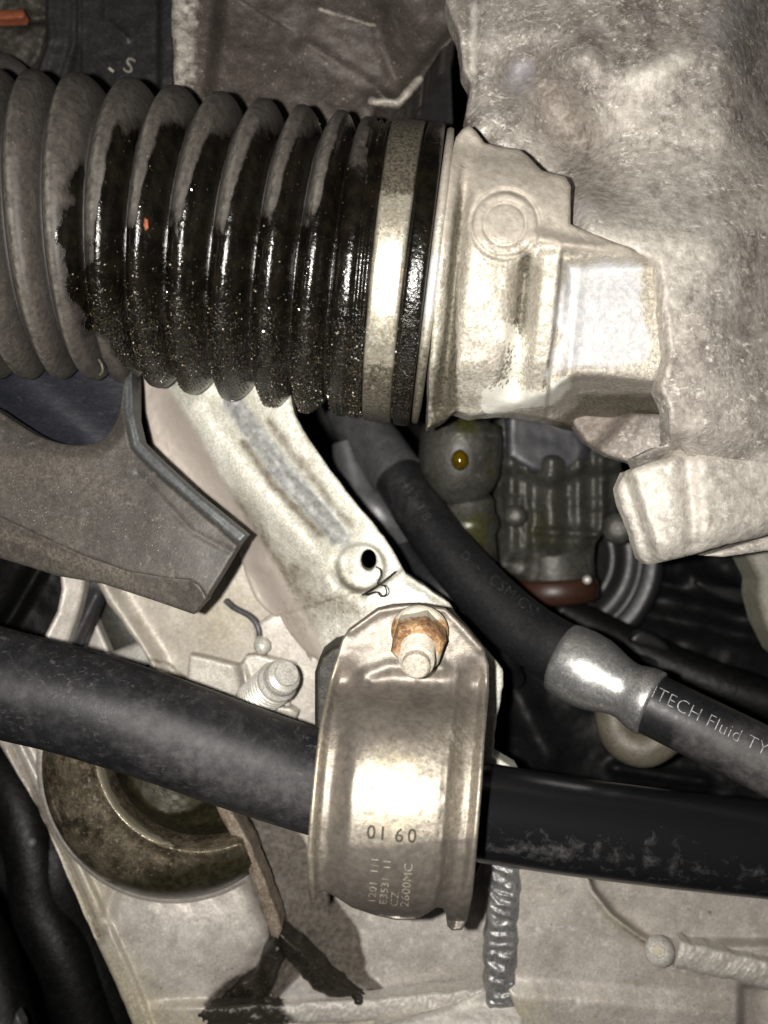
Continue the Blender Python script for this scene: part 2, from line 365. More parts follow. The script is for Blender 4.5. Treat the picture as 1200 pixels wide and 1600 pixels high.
mid_grey = surf('grey_pipe', (.06, .06, .063), (.10, .10, .104), None, scale=2, metal=.3, rough=(.35, .5), bump=((8, .004),))
red_ring = surf('brown_red_seal', (.028, .011, .007), (.048, .019, .011), None, scale=2, rough=(.35, .5), bump=((8, .004),), stretch=((.3, 1, 3), (0, 8, 0)))
orange_m = surf('orange_brown_plastic', (.22, .06, .025), (.33, .10, .05), None, scale=2, rough=(.5, .7), bump=((8, .004),))
tan_m = surf('tan_elbow', (.075, .066, .046), (.125, .112, .085), (.05, .04, .025), scale=1.5, metal=.1, rough=(.5, .6), bump=((6, .008),))
cup_m = surf('oily_pressed_steel_cup', (.045, .036, .023), (.20, .17, .12), (.42, .38, .29), scale=1.4, metal=.6, rough=(.22, .38), bump=((4, .01), (18, .004)), dirt=((.07, .05, .028), .49, .85),
    layers=(('black', ((.018, .015, .008), (.045, .04, .022)), .3, .3, .3, 2.0), ('gold_glint', (.55, .50, .38), .28, .7, .5, 5.0)))
oil_m = surf('oil_drop', (.045, .028, .001), (.09, .055, .002), None, scale=3, rough=(.03, .06), bump=((2, .0),), spec=.9)

def bellows_mat():
    m = M('oily_bellows_rubber')
    n1 = m.noise(2.4, 9, .72, .5, m.mp((1.3, 1, .6))); n2 = m.noise(7, 8, .7); n3 = m.noise(32, 3, .6)
    dry = m.mix(m.mr(n1, .35, .65), (.040, .034, .029), (.092, .080, .068)); dry = m.mix(m.mr(n2, .45, .68), dry, (.028, .024, .021))
    sp = m.math('MULTIPLY', m.mr(m.vor(9), .10, .05), m.mr(m.noise(2.2), .5, .56)); dry = m.mix(sp, dry, (.42, .40, .36))
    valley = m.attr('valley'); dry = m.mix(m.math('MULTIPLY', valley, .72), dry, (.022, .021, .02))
    scf = m.math('MULTIPLY', m.attr('scuff'), m.mr(m.noise(5, 8, .7, .4), .38, .6)); dry = m.mix(m.math('MULTIPLY', scf, .75), dry, (.20, .185, .16))
    a = m.math('ADD', m.attr('wet'), m.math('MULTIPLY', m.math('SUBTRACT', m.noise(4.5, 9, .75, .3, m.mp((1.6, 1, .8))), .5), .9)); k = m.mr(a, .44, .62); kd = m.mr(a, .10, .54)
    gz = m.math('ADD', m.attr('grit'), m.math('MULTIPLY', m.math('SUBTRACT', m.noise(4.0, 6, .6), .5), .8)); kg = m.mr(gz, .35, .85)
    v = m.vor(13); grit = m.math('MULTIPLY', m.mr(v, .42, .12), kg)
    dry = m.mix(m.math('MULTIPLY', kd, .85), dry, (.012, .010, .008))
    wetc = m.mix(m.mr(m.noise(2.6, 6, .6), .42, .62), (.003, .0026, .002), (.008, .0065, .004))
    wetc = m.mix(m.math('MULTIPLY', m.mr(m.noise(13, 5, .75), .56, .66), kg), wetc, (.085, .066, .04))
    col = m.mix(k, dry, wetc)
    m.set('Base Color', col); m.set('Roughness', m.mixf(k, m.mixf(kd, .62, .42), m.mr(n2, .35, .7, .12, .30)))
    m.b.inputs['Specular IOR Level'].default_value = .55
    hd = m.math('ADD', m.math('MULTIPLY', n2, .014), m.math('MULTIPLY', n3, .006))
    hw = m.math('ADD', m.math('ADD', m.math('MULTIPLY', m.noise(5, 4), .022), m.math('MULTIPLY', m.noise(12, 3), .014)), m.math('MULTIPLY', grit, .05))
    hw = m.math('ADD', hw, m.math('MULTIPLY', m.math('MULTIPLY', m.noise(19, 4, .6), kg), .045))
    bn = m.n.new('ShaderNodeBump'); bn.inputs['Distance'].default_value = 1.0
    m.nt.links.new(m.mixf(k, hd, hw), bn.inputs['Height']); m.nt.links.new(bn.outputs[0], m.b.inputs['Normal'])
    return m.m
bellow_m = bellows_mat()
grain_m = [surf('grain_oily', (.02, .018, .012), (.04, .035, .02), None, scale=9, rough=(.05, .15), bump=((30, .001),), spec=.8),
           surf('grain_tan', (.15, .11, .06), (.09, .065, .035), None, scale=9, rough=(.3, .5), bump=((30, .001),)),
           surf('grain_pale', (.34, .32, .26), (.42, .40, .34), None, scale=9, rough=(.2, .4), bump=((30, .001),))]

# ============================================================ the dark space behind everything
def bgd(X, Y): return 44+2.5*fbm(X, Y, 260, 4, 3)
bgo = relief('background', [(-700, -500), (1900, -500), (1900, 2200), (-700, 2200)], bgd, black_dim, None, thick=1, rr=5, step=24); bgo['kind'] = 'structure'

# ============================================================ steering bellows
bt = thing('steering_bellows', 'ribbed black rubber bellows, dusty above and wet with gritty oil below', 'bellows', 330, 395, 21.3)
axp = [(-190, 358, 20.0), (-60, 361, 20.5), (57, 364, 20.8), (116, 366, 20.95), (178, 370, 21.08), (242, 378, 21.2), (302, 387, 21.28), (364, 398, 21.35), (427, 409, 21.4), (485, 418, 21.43), (538, 426, 21.45), (600, 433, 21.45), (660, 440, 21.42), (720, 447, 21.4)]
AX = [P(*a) for a in axp]; AXD = curve_pts(AX, 40); AXD = np.array(AXD)
axpx = 600+F*AXD[:, 0]/AXD[:, 1]
def ax_at(u): return np.array([np.interp(u, axpx, AXD[:, k]) for k in range(3)])
gaps = [-160, -104, -48, 15-7, 59, 116, 178, 242, 302, 364, 427, 485, 538]
wetpoly = [(88, 330), (100, 300), (130, 250), (160, 236), (196, 190), (215, 250), (240, 330), (262, 235), (290, 190), (310, 160), (330, 180), (352, 220), (400, 178), (430, 190), (470, 165), (500, 180), (560, 240), (590, 210), (720, 180), (720, 720), (300, 720), (262, 606), (225, 600), (190, 560), (160, 575), (120, 520), (92, 440)]
wetpoly = [(84, 330), (96, 292), (118, 240), (140, 262), (160, 236), (200, 232), (215, 330), (222, 345), (245, 338), (275, 262), (290, 300), (300, 345), (325, 330), (345, 250), (370, 262), (385, 330), (410, 225), (440, 200), (470, 250), (500, 215), (540, 190), (590, 210), (720, 180), (720, 720), (300, 720), (262, 606), (228, 603), (214, 585), (175, 560), (150, 520), (112, 470), (90, 420)]
def wet_shade(X, Y, tt=.5):
    X = np.asarray(X, float); Y = np.asarray(Y, float)
    thr = 205+150*(1-ss(.38, .66, tt))-30*ss(400, 540, X)+60*(1-ss(120, 170, X))+40*fbm(X, Y, 34, 3, 21)  # oil line raised on right flanks, painting in their shade from the flash
    thr = np.where(X > 575, 190+0*thr, thr)
    up = (Y-thr)/80; lo = -sdist(X, Y, [(40, 330), (84, 420), (130, 515), (200, 575), (262, 622), (330, 700)])/26+.8*fbm(X, Y, 40, 3, 5)
    lf = (X-92)/60+.9*fbm(X, Y, 40, 3, 8)-.8*(1-ss(250, 330, Y))*(1-ss(110, 130, X))
    return np.clip(.5+np.minimum(np.minimum(up, lo), lf), 0, 1)
def gritf(X, Y): return np.clip((Y-360-.1*X+.05*np.abs(X-420))/200, 0, 1)*ss(80, 160, X)
stn = []; rad = []; val = []; ttl = []
for g0, g1 in zip(gaps[:-1], gaps[1:]):
    n = 22
    for k in range(n):
        t = k/n; stn.append(g0+(g1-g0)*t)
        s_ = math.sin(math.pi*t**.88)**.74; ttl.append(t)
        ro = 3.72+.13*min(1, max(0, (g0+g1)/2/480)); ri = 3.02 if g0 < 460 else 3.15
        r = ri+(ro-ri)*s_+.035*math.exp(-((t-.30)/.05)**2)
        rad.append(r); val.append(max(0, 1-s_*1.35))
for u, r in [(538, 3.40), (541, 3.62), (545, 3.74), (551, 3.80), (560, 3.81), (566, 3.80), (569, 3.72), (571, 3.71), (573, 3.76), (577, 3.77), (579, 3.70), (581, 3.70), (583, 3.76), (587, 3.77), (589, 3.72), (592, 3.68), (615, 3.68), (640, 3.68), (643, 3.84), (646, 3.86), (662, 3.86), (666, 3.83), (667, 3.6), (667.5, 3.0)]:
    stn.append(u); rad.append(r); val.append(0.0)
SEG = 220
fr = frames([ax_at(u) for u in stn]); verts = []; faces = []; vv = []
for i, (p, t, n, b) in enumerate(fr):
    for k in range(SEG):
        a = 2*math.pi*k/SEG; wob = 1+.004*math.sin(3*a+i*.05)+.003*math.sin(7*a+i*.11)
        verts.append(p+rad[i]*wob*(math.cos(a)*n+math.sin(a)*b)); vv.append(val[i])
for i in range(len(fr)-1):
    for k in range(SEG):
        k2 = (k+1) % SEG; faces.append([i*SEG+k, i*SEG+k2, (i+1)*SEG+k2, (i+1)*SEG+k])
V = np.array(verts); bpx = 600+F*V[:, 0]/V[:, 1]; bpy_ = 800-F*V[:, 2]/V[:, 1]
scuffv = np.zeros(len(V)); 
for i in range(len(fr)):
    pass
ttl += [.5]*(len(stn)-len(ttl)); tt = np.repeat(ttl, SEG)
scuffv = np.exp(-((tt-.26)/.10)**2)*ss(60, 200, bpy_)*(1-ss(330, 460, bpy_))+np.exp(-((tt-.3)/.12)**2)*(1-ss(60, 200, bpx))*ss(200, 330, bpy_)*.9
new_mesh('ribbed_sleeve', V, faces, bellow_m, bt, True, {'valley': vv, 'wet': wet_shade(bpx, bpy_, tt), 'grit': gritf(bpx, bpy_), 'scuff': np.clip(scuffv, 0, 1)})
# metal band
us = [591, 592.5, 594, 600, 616, 632, 637, 638.5, 639.5]; rs = [3.70, 3.80, 3.83, 3.835, 3.835, 3.835, 3.83, 3.80, 3.70]
o = tube('clamp_band', [ax_at(u) for u in us], rs, zinc, bt, 200, False, attrs={'grime_shade': lambda X, Y: np.clip(ss(500, 600, Y)*.5+ss(600, 660, Y)*.2+(1-ss(240, 360, Y))*.95+.12, 0, 1)})
# grit lying in the oil film
def grains():
    fr2 = frames([ax_at(u) for u in stn]); bases = [[], [], []]
    ico = [np.array(v) for v in [(1, 0, 0), (-1, 0, 0), (0, 1, 0), (0, -1, 0), (0, 0, 1), (0, 0, -1)]]
    fc = [(0, 2, 4), (2, 1, 4), (1, 3, 4), (3, 0, 4), (2, 0, 5), (1, 2, 5), (3, 1, 5), (0, 3, 5)]
    cnt = 0; tries = 0
    while cnt < 3600 and tries < 80000:
        tries += 1
        i = rng.randint(0, len(fr2)-6); a = rng.uniform(-1.9, 1.9); p, t, n, b = fr2[i]
        q = p+rad[i]*(math.cos(a)*n+math.sin(a)*b)
        if q[1] > 21.6 or val[i] > .5: continue
        x = 600+F*q[0]/q[1]; y = 800-F*q[2]/q[1]
        if x < 85 or y > 668: continue
        wv = float(wet_shade(np.array([x]), np.array([y]), np.array([ttl[i]]))[0]); gv = float(gritf(np.array([x]), np.array([y]))[0])
        if wv < .55 or rng.rand() > gv**1.3*.95+.05: continue
        if 590 < stn[i] < 640: continue
        k = rng.choice(3, p=[.84, .12, .04]); s = rng.uniform(.009, .027)*(1.0 if k else 1.15)
        bases[k].append((q, s)); cnt += 1
    for k, nm in enumerate(('oily_grit', 'tan_grit', 'pale_grit')):
        vs = []; fs = []
        for q, s in bases[k]:
            Rm = rng.normal(size=(3, 3)); Q, _ = np.linalg.qr(Rm); o_ = len(vs)
            sc = rng.uniform(.6, 1.4, 3)
            for v in ico: vs.append(q+Q@(v*s*sc))
            fs += [tuple(o_+j for j in f) for f in fc]
        ob = new_mesh(nm, vs, fs, grain_m[k], bt, False); ob['kind'] = 'stuff'
grains()
# a small curl of straw and an orange flake stuck to the ribs
fl = relief('orange_flake', [(226, 340), (231, 343), (232, 356), (227, 360), (224, 352)], lambda X, Y: 17.42+0*X, orange_m, None, thick=.03, rr=2, step=1.5)
tag(fl, 'tiny orange flake stuck on a rib of the black bellows', 'flake')
st = tube('straw_curl', curve_pts([P(154, 562, 18.95), P(159, 570, 18.93), P(160, 580, 19.0), P(156, 586, 19.1)], 5), .03, tan_m, None, 8)
tag(st, 'pale curled scrap of straw caught under the bellows ribs', 'straw')

# ============================================================ steering rack housing
rk = thing('steering_rack_housing', 'bright cast aluminium steering rack housing with a round plug beside the band clamp', 'rack housing', 860, 440, 20)
c0, c1 = P(670, 440, 21.3), P(1060, 470, 21.3)
def rack_d(X, Y):
    y0 = 440+(X-670)*.05
    d = raycyl(X, Y, c0, c1, 3.50)
    flat = 18.35+0*X
    # top lug: flat plate leaving the cylinder
    lug = 18.75+.0016*(X-740)+.25*ss(300, 215, Y)+.25*ss(830, 870, X)
    d = np.where(Y < 360, smin(d, lug, .5), d)
    d = smin(d, 18.75+0*X+1.6*ss(560, 640, Y), .25)*ss(0, 1, 1+0*X)
    # shape along the rack
    lean = (Y-430)*.10; x = X+lean-.00025*(Y-430)**2*0
    d = d+.50*np.exp(-((x-712)/12)**2)*ss(230, 330, Y)+.62*np.exp(-((x-820)/17)**2)*ss(390, 430, Y)*(1-ss(590, 640, Y))
    d = d-.22*ss(832, 850, x)*ss(380, 400, Y)*(1-ss(872, 878, x))
    d = d+.24*ss(870, 879, x)*ss(380, 400, Y)-.10*ss(888, 900, x)*(1-ss(908, 916, x))*ss(385, 410, Y)
    d = d+.14*ss(700, 716, X)*0
    # recessed bright face right of the ridge, with a ledge above
    face = insd(X, Y, [(884, 412), (960, 408), (1150, 402), (1150, 592), (950, 588), (905, 588), (872, 600), (884, 500)])[0]
    k = ss(-8, 14, face); d = d*(1-k)+(18.42+.0012*(X-900)+.0022*np.abs(Y-470))*k
    led = ridge(X, Y, [(842, 372), (900, 386), (980, 402), (1060, 416)], 12); d = d-.24*led*(1-ss(940, 1020, X))
    # underside flange curling away
    lowc = [(700, 640), (770, 636), (850, 614), (878, 596), (905, 586), (950, 588), (1030, 596), (1100, 590)]
    sdl = sdist(X, Y, lowc); d = d+ss(0, 40, sdl)*.9+np.clip(sdl, 0, 100)*.022*ss(850, 900, X); d = d-.20*ridge(X, Y, lowc[2:], 9)
    # plug
    r = np.hypot((X-789)/1.0, (Y-350)/1.0); d = np.where(r < 51, np.minimum(d, 17.95+.0015*(Y-350)+.10*ss(44, 51, r)), d)
    d = d+.07*np.exp(-((r-33)/2.4)**2)+.10*np.exp(-((r-53)/3)**2)
    d = d-.08*k*np.exp(-((x-905)/9)**2)+.10*k*np.exp(-((x-893)/6)**2)
    d = d+(.045*fbm(X, Y, 50, 4, 31)+.018*fbm(X, Y, 12, 3, 33))*(1-.8*k)
    return d
rout = [(712, 215), (722, 202), (733, 196), (744, 206), (757, 224), (785, 229), (812, 233), (826, 245), (846, 266), (860, 271), (884, 276), (892, 290), (892, 350), (930, 366), (985, 388), (1010, 402), (1060, 430), (1070, 470), (1070, 560), (1060, 598), (1060, 640), (1060, 684), (1035, 684), (985, 676), (905, 668), (850, 652), (812, 646), (775, 646), (738, 650), (712, 642), (690, 660), (668, 668), (672, 560), (684, 400), (700, 260)]
rack_glare = lambda X, Y: np.clip(.10+.50*ridge(X, Y, [(770, 625), (800, 600), (812, 545), (795, 520)], 26)+.8*ridge(X, Y, [(770, 632), (860, 622), (880, 600)], 14)+.32*blob(X, Y, 745, 480, 40, 110), 0, 1)  # burnt-out flash highlight painted white onto the housing
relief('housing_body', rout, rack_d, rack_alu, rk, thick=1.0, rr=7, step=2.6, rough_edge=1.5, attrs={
    'matt': lambda X, Y: np.clip(1-ss(330, 420, Y)+.9*blob(X, Y, 1080, 450, 60, 400)+ridge(X, Y, [(880, 370), (1060, 395)], 16), 0, 1),
    'grime_shade': lambda X, Y: np.clip(1.0*ridge(X, Y, [(722, 240), (716, 330), (706, 450), (700, 650)], 10)*ss(150, 420, Y)+.75*np.exp(-((X-692)/22)**2)*ss(470, 600, Y)+.8*ss(628, 665, Y)*ss(830, 920, X)+.80*ridge(X, Y, [(822, 400), (812, 500), (775, 640)], 15)+.62*ridge(X, Y, [(877, 405), (868, 500), (850, 605)], 4)+.25*ss(560, 640, Y)+.55*ss(605, 625, Y)*ss(880, 920, X), 0, 1),  # grime at the collar, plus shade painted into valley band, crease and underside
    'white': rack_glare,
    'bare': lambda X, Y: ss(-8, 14, insd(X, Y, [(880, 410), (1000, 415), (1016, 470), (1008, 560), (960, 585), (860, 585), (872, 500)])[0]-24*fbm(X, Y, 60, 4, 4))})
tube('flange_ring', [ax_at(u) for u in (668, 670, 674, 679, 682)], [3.3, 3.72, 3.76, 3.74, 3.4], rack_alu, rk, 160, False, attrs={
    'matt': lambda X, Y: 1-ss(260, 400, Y), 'grime_shade': lambda X, Y: ss(440, 600, Y)*.8, 'white': lambda X, Y: 0*X, 'bare': lambda X, Y: ss(380, 420, Y)*(1-ss(470, 520, Y))})

# ============================================================ gearbox housing (right) and dark casing (top left)
gb = thing('gearbox_housing', 'huge weathered cast aluminium gearbox housing filling the upper right', 'gearbox', 1000, 250, 20.5)
def gear_d(X, Y):
    d = 20.7+.0012*(900-X)+0*Y
    d = d-1.0*blob(X, Y, 1130, 230, 230, 260)-.7*blob(X, Y, 900, 60, 170, 130)-.8*blob(X, Y, 1180, 640, 160, 110)
    d = d+.95*ridge(X, Y, [(845, 120), (880, 190), (925, 280), (980, 350), (1030, 390)], 44)
    d = d-.40*ridge(X, Y, [(745, 205), (800, 178), (840, 130), (862, 108), (920, 80)], 24)-.30*ridge(X, Y, [(880, 130), (1000, 110), (1110, 70)], 40)
    d = d+.35*blob(X, Y, 800, 118, 26, 40)+.2*ridge(X, Y, [(735, 0), (738, 120), (732, 200)], 12)
    d = d+1.8*ss(1120, 1230, X)*(1-ss(140, 330, Y))
    # arc of the lower boss
    arc = [(1215, 498), (1150, 520), (1100, 545), (1066, 580), (1052, 620), (1062, 680)]
    s = sdist(X, Y, arc[::-1]); d = d-.55*ss(-4, 22, s)*ss(480, 520, Y)+.26*ridge(X, Y, arc, 9)
    d = d+.9*ridge(X, Y, [(1040, 600), (1068, 690), (1050, 720)], 20)*.4
    mk = ss(835, 930, X)*(1-ss(1100, 1260, X))*ss(200, 368, Y-.12*(X-900))*(1-ss(660, 740, Y)); d = d*(1-mk)+(18.05+.0022*(X-1040))*mk
    d = d+.13*fbm(X, Y, 120, 4, 41)+.035*fbm(X, Y, 30, 3, 44)+.012*fbm(X, Y, 10, 2, 46)
    return d
gout = [(728, -60), (1300, -60), (1300, 820), (1190, 830), (1110, 805), (1000, 740), (990, 715), (1046, 692), (1044, 640), (1030, 600), (1046, 560), (1036, 480), (1030, 412), (985, 392), (930, 374), (893, 356), (860, 340), (830, 310), (740, 260), (728, 180), (734, 130), (722, 110), (718, 60), (700, 20), (690, -60)]
rb = lambda X, Y: np.clip(.72*ridge(X, Y, [(855, 110), (890, 190), (945, 290), (1010, 370)], 45)+.35*(1-ss(640, 900, X))+.6*ss(1130, 1230, X)*(1-ss(120, 300, Y)), 0, 1)  # shade of the valley and top right corner painted into the colour
relief('main_casing', gout, gear_d, alu_cast, gb, thick=.6, rr=9, step=3.4, rough_edge=3, attrs={
    'brown': rb, 'blue': lambda X, Y: .75*blob(X, Y, 812, 118, 28, 36, 20)+.7*blob(X, Y, 905, 330, 22, 18)+.4*blob(X, Y, 1130, 40, 60, 60),
    'pale': lambda X, Y: .30+.28*blob(X, Y, 960, 410, 110, 70)+.45*ridge(X, Y, [(1000, 130), (1060, 95)], 16)+.4*ridge(X, Y, [(742, 10), (740, 110)], 6)+.18*blob(X, Y, 1050, 300, 160, 200)})
def lug_d(X, Y):
    d = 19.0+.5*ss(1040, 1200, X)*0-.15*ss(980, 1060, X)+.0022*(X-1000)*ss(1090, 1200, X)
    d = d+.60*ss(1010, 985, X+.32*(880-Y)-30)*1.0+.9*ss(850, 900, Y+.22*(X-1000))*.5
    d = d+.22*ridge(X, Y, [(1072, 650), (1075, 750), (1085, 850)], 14)+.9*ss(730, 660, Y)
    return d+.06*fbm(X, Y, 60, 4, 51)+.03*fbm(X, Y, 16, 3, 52)
relief('mounting_lug', [(975, 738), (1000, 728), (1040, 715), (1068, 690), (1066, 650), (1090, 600), (1260, 590), (1260, 822), (1190, 838), (1120, 856), (1060, 872), (1012, 883), (1000, 874), (988, 838), (970, 790), (964, 762)], lug_d, alu_cast, gb,
    thick=.35, rr=14, step=3, rough_edge=2, attrs={'brown': lambda X, Y: .45*blob(X, Y, 1180, 810, 60, 30), 'blue': lambda X, Y: 0*X, 'pale': lambda X, Y: .52+.1*blob(X, Y, 1020, 780, 50, 60)})
relief('lower_web', [(880, 640), (1075, 650), (1075, 720), (1010, 735), (985, 722), (950, 712), (915, 690)], lambda X, Y: 22.0+.8*ss(960, 920, X+.9*(Y-690))+.03*fbm(X, Y, 30, 3, 2), alu_cast, gb, thick=.4, rr=8, step=4,
    attrs={'brown': lambda X, Y: ss(985, 940, X+.9*(Y-690)), 'blue': lambda X, Y: 0*X, 'pale': lambda X, Y: .25+0*X})
relief('lug_foot', [(1100, 868), (1200, 838), (1290, 820), (1290, 845), (1200, 860), (1130, 870)], lambda X, Y: 20.4+0*X, alu_cast, gb, thick=1.5, rr=6, step=4, attrs={'brown': lambda X, Y: .3+0*X, 'blue': lambda X, Y: 0*X, 'pale': lambda X, Y: .5+0*X})

ec = thing('engine_casing', 'dark brownish cast casing with a raised edge above the bellows', 'casing', 480, 90, 24)
def case_d(X, Y):
    d = 23.6+.0022*(X-400)
    d = d-.7*(1-ss(322, 352, X+.12*(Y-60)))+.5*blob(X, Y, 390, 60, 60, 110)
    d = d-.12*ridge(X, Y, [(480, 68), (560, 118), (620, 160)], 9)-.5*ss(-10, 60, -sdist(X, Y, [(470, 60), (560, 118), (640, 172)]))*.55
    d = d-.9*ridge(X, Y, [(592, 20), (598, 70), (618, 120), (640, 150)], 12)*.25+.5*blob(X, Y, 650, 40, 46, 70)-.5*ridge(X, Y, [(585, 158), (625, 160), (650, 130), (708, 62)], 13)
    d = d-.06*ridge(X, Y, [(505, 12), (545, 30), (585, 42)], 12)
    return d+.12*fbm(X, Y, 70, 4, 61)+.05*fbm(X, Y, 20, 3, 62)
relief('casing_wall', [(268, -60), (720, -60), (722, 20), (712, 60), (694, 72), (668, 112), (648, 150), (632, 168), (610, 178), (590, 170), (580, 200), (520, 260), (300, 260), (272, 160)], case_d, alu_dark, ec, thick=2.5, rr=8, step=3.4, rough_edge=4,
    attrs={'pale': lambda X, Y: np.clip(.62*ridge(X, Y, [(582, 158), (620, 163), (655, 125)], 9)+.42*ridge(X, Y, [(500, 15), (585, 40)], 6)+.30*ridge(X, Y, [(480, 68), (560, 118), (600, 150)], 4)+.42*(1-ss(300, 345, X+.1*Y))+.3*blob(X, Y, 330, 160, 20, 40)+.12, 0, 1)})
w1 = thing('dark_stay', 'dark narrow wedge-shaped metal stay in the gap above the band clamp', 'stay', 680, 150, 26)
relief('stay_plate', [(704, 84), (708, 200), (700, 260), (600, 260), (612, 190), (640, 182), (660, 150)], lambda X, Y: 25.2+.01*(700-X), surf('stay_grey', (.008, .008, .008), (.014, .0135, .013), None, scale=2, rough=(.45, .6), bump=((8, .01),)), w1, thick=.5, rr=4, step=4)

# ============================================================ black box, top-left corner
bx = thing('black_plastic_box', 'dirty black plastic box with ribs and a pale letter S, above the bellows', 'plastic box', 170, 60, 25)
def box_d(X, Y):
    d = 24.6+.0*X-.22*ss(244, 254, X)+.18*ridge(X, Y, [(118, -40), (116, 70), (98, 130)], 7)-.15*ridge(X, Y, [(76, -40), (78, 60), (62, 110)], 10)
    d = d+.20*ss(122, 132, X)*(1-ss(244, 252, X))-.1*ridge(X, Y, [(165, -40), (165, 30), (200, 60)], 5)+.05*fbm(X, Y, 30, 3, 4)
    return d
relief('box_shell', [(70, -60), (272, -60), (272, 200), (40, 200), (58, 110), (72, 70)], box_d, box_pl, bx, thick=3, rr=6, step=3)
text_on('letter_mark', 'S', 190, 110, 34, 20, box_d, surf('pale_marking', (.16, .15, .12), (.3, .29, .24), None, scale=9, rough=(.5, .7), bump=((9, .001),)), bx, sx=1.1)
text_on('dash_mark', '-', 163, 112, 40, 38, box_d, surf('pale_dash', (.45, .43, .36), (.3, .29, .24), None, scale=9, rough=(.5, .7), bump=((9, .001),)), bx)
cr = thing('corner_fitting', 'grimy dark fitting with a brown-red tab in the top left corner', 'fitting', 30, 50, 26)
relief('fitting_body', [(-60, -60), (76, -60), (74, 40), (72, 62), (58, 95), (48, 108), (20, 140), (-60, 140)], lambda X, Y: 25.7+.35*fbm(X, Y, 40, 4, 9)+.5*ss(10, 30, Y)*(1-ss(30, 45, Y)), surf('grimy_fitting', (.025, .022, .02), (.07, .062, .05), (.13, .12, .09), scale=1.8, rough=(.5, .7), bump=((6, .03), (20, .01))), cr, thick=1, rr=10, step=3, rough_edge=4)
relief('brown_red_tab', [(-30, 17), (36, 15), (39, 22), (36, 30), (-30, 33)], lambda X, Y: 25.0+0*X, orange_m, cr, thick=.3, rr=6, step=3)
relief('round_knob', [(-40, 84), (0, 82), (22, 90), (44, 108), (52, 135), (40, 170), (-40, 180)], lambda X, Y: 23.0+.6*(np.hypot(X+0, Y-150)/70)**2, surf('knob_grey', (.06, .054, .05), (.085, .078, .07), None, scale=2, rough=(.5, .7), bump=((8, .01),)), cr, thick=1, rr=14, step=4, smooth=4)

# ============================================================ grey plastic shield, left
sh = thing('plastic_shield', 'dusty grey-brown plastic shield with an oval opening, left under the bellows', 'shield', 180, 790, 20)
hole = smooth_poly([(-60, 560), (-70, 625), (-20, 632), (20, 657), (62, 682), (108, 695), (150, 692), (176, 668), (188, 636), (193, 600), (190, 560)], 4)
def shd(X, Y):
    d = 20.3-.0011*(X-100)-.0016*(Y-700)+.05*fbm(X, Y, 90, 3, 3)
    e = -sdist(X, Y, [(200, 560), (206, 640), (220, 690), (246, 716), (384, 838)][::-1])
    e = np.abs(seg(X, Y, [(212, 540), (214, 640), (224, 690), (248, 716), (388, 838)])[0])
    d = d+.22*(1-ss(14, 24, e))
    h = insd(X, Y, hole)[0]; d = d+.16*(1-ss(0, 22, -h))*ss(-2, 0, -h+2)
    d = d+.04*ridge(X, Y, [(215, 740), (300, 830), (360, 862)], 5)
    return d
relief('shield_plate', [(-80, 540), (204, 540), (208, 640), (220, 690), (246, 716), (300, 766), (386, 836), (374, 850), (346, 898), (323, 934), (312, 916), (296, 906), (262, 903), (200, 893), (130, 868), (60, 836), (-80, 770)], shd, shield_m, sh, thick=.5, rr=3, step=2.8, holes=[hole],
    attrs={'edge': lambda X, Y: 1-ss(12, 26, seg(X, Y, [(212, 540), (214, 640), (224, 690), (248, 716), (388, 838)])[0]), 'dust': lambda X, Y: np.clip(.22+.28*ridge(X, Y, [(0, 740), (110, 730), (180, 770)], 35)+.22*blob(X, Y, 100, 840, 60, 60)+.25*blob(X, Y, 230, 900, 90, 12)-.1*ss(200, 350, X), 0, 1)})
def lipd(X, Y):
    s = seg(X, Y, [(-80, 770), (60, 836), (130, 868), (200, 893), (262, 903), (300, 908), (323, 934)])[0]
    return 20.75+.00001*s*s+.006*s-.0011*(X-100)-.0016*(Y-700)+.02*fbm(X, Y, 14, 3, 5)
relief('shield_lip', [(-80, 760), (60, 826), (130, 858), (200, 883), (262, 893), (296, 897), (314, 910), (324, 936), (303, 960), (240, 938), (160, 912), (90, 900), (40, 884), (-80, 848)], lipd, shield_m, sh, thick=.5, rr=4, step=3,
    attrs={'edge': lambda X, Y: 0*X, 'dust': lambda X, Y: .46-.12*ss(180, 300, X)+.3*ridge(X, Y, [(0, 830), (100, 872), (200, 900)], 7)})
hp = thing('blue_black_panel', 'smooth blue-black plastic panel seen through the oval opening of the shield', 'panel', 90, 640, 24)
relief('panel_skin', [(-120, 500), (214, 500), (214, 720), (-120, 740)], lambda X, Y: 23.0-.7*ridge(X, Y, [(0, 560), (160, 700)], 60), blue_pl, hp, thick=.4, rr=4, step=6)

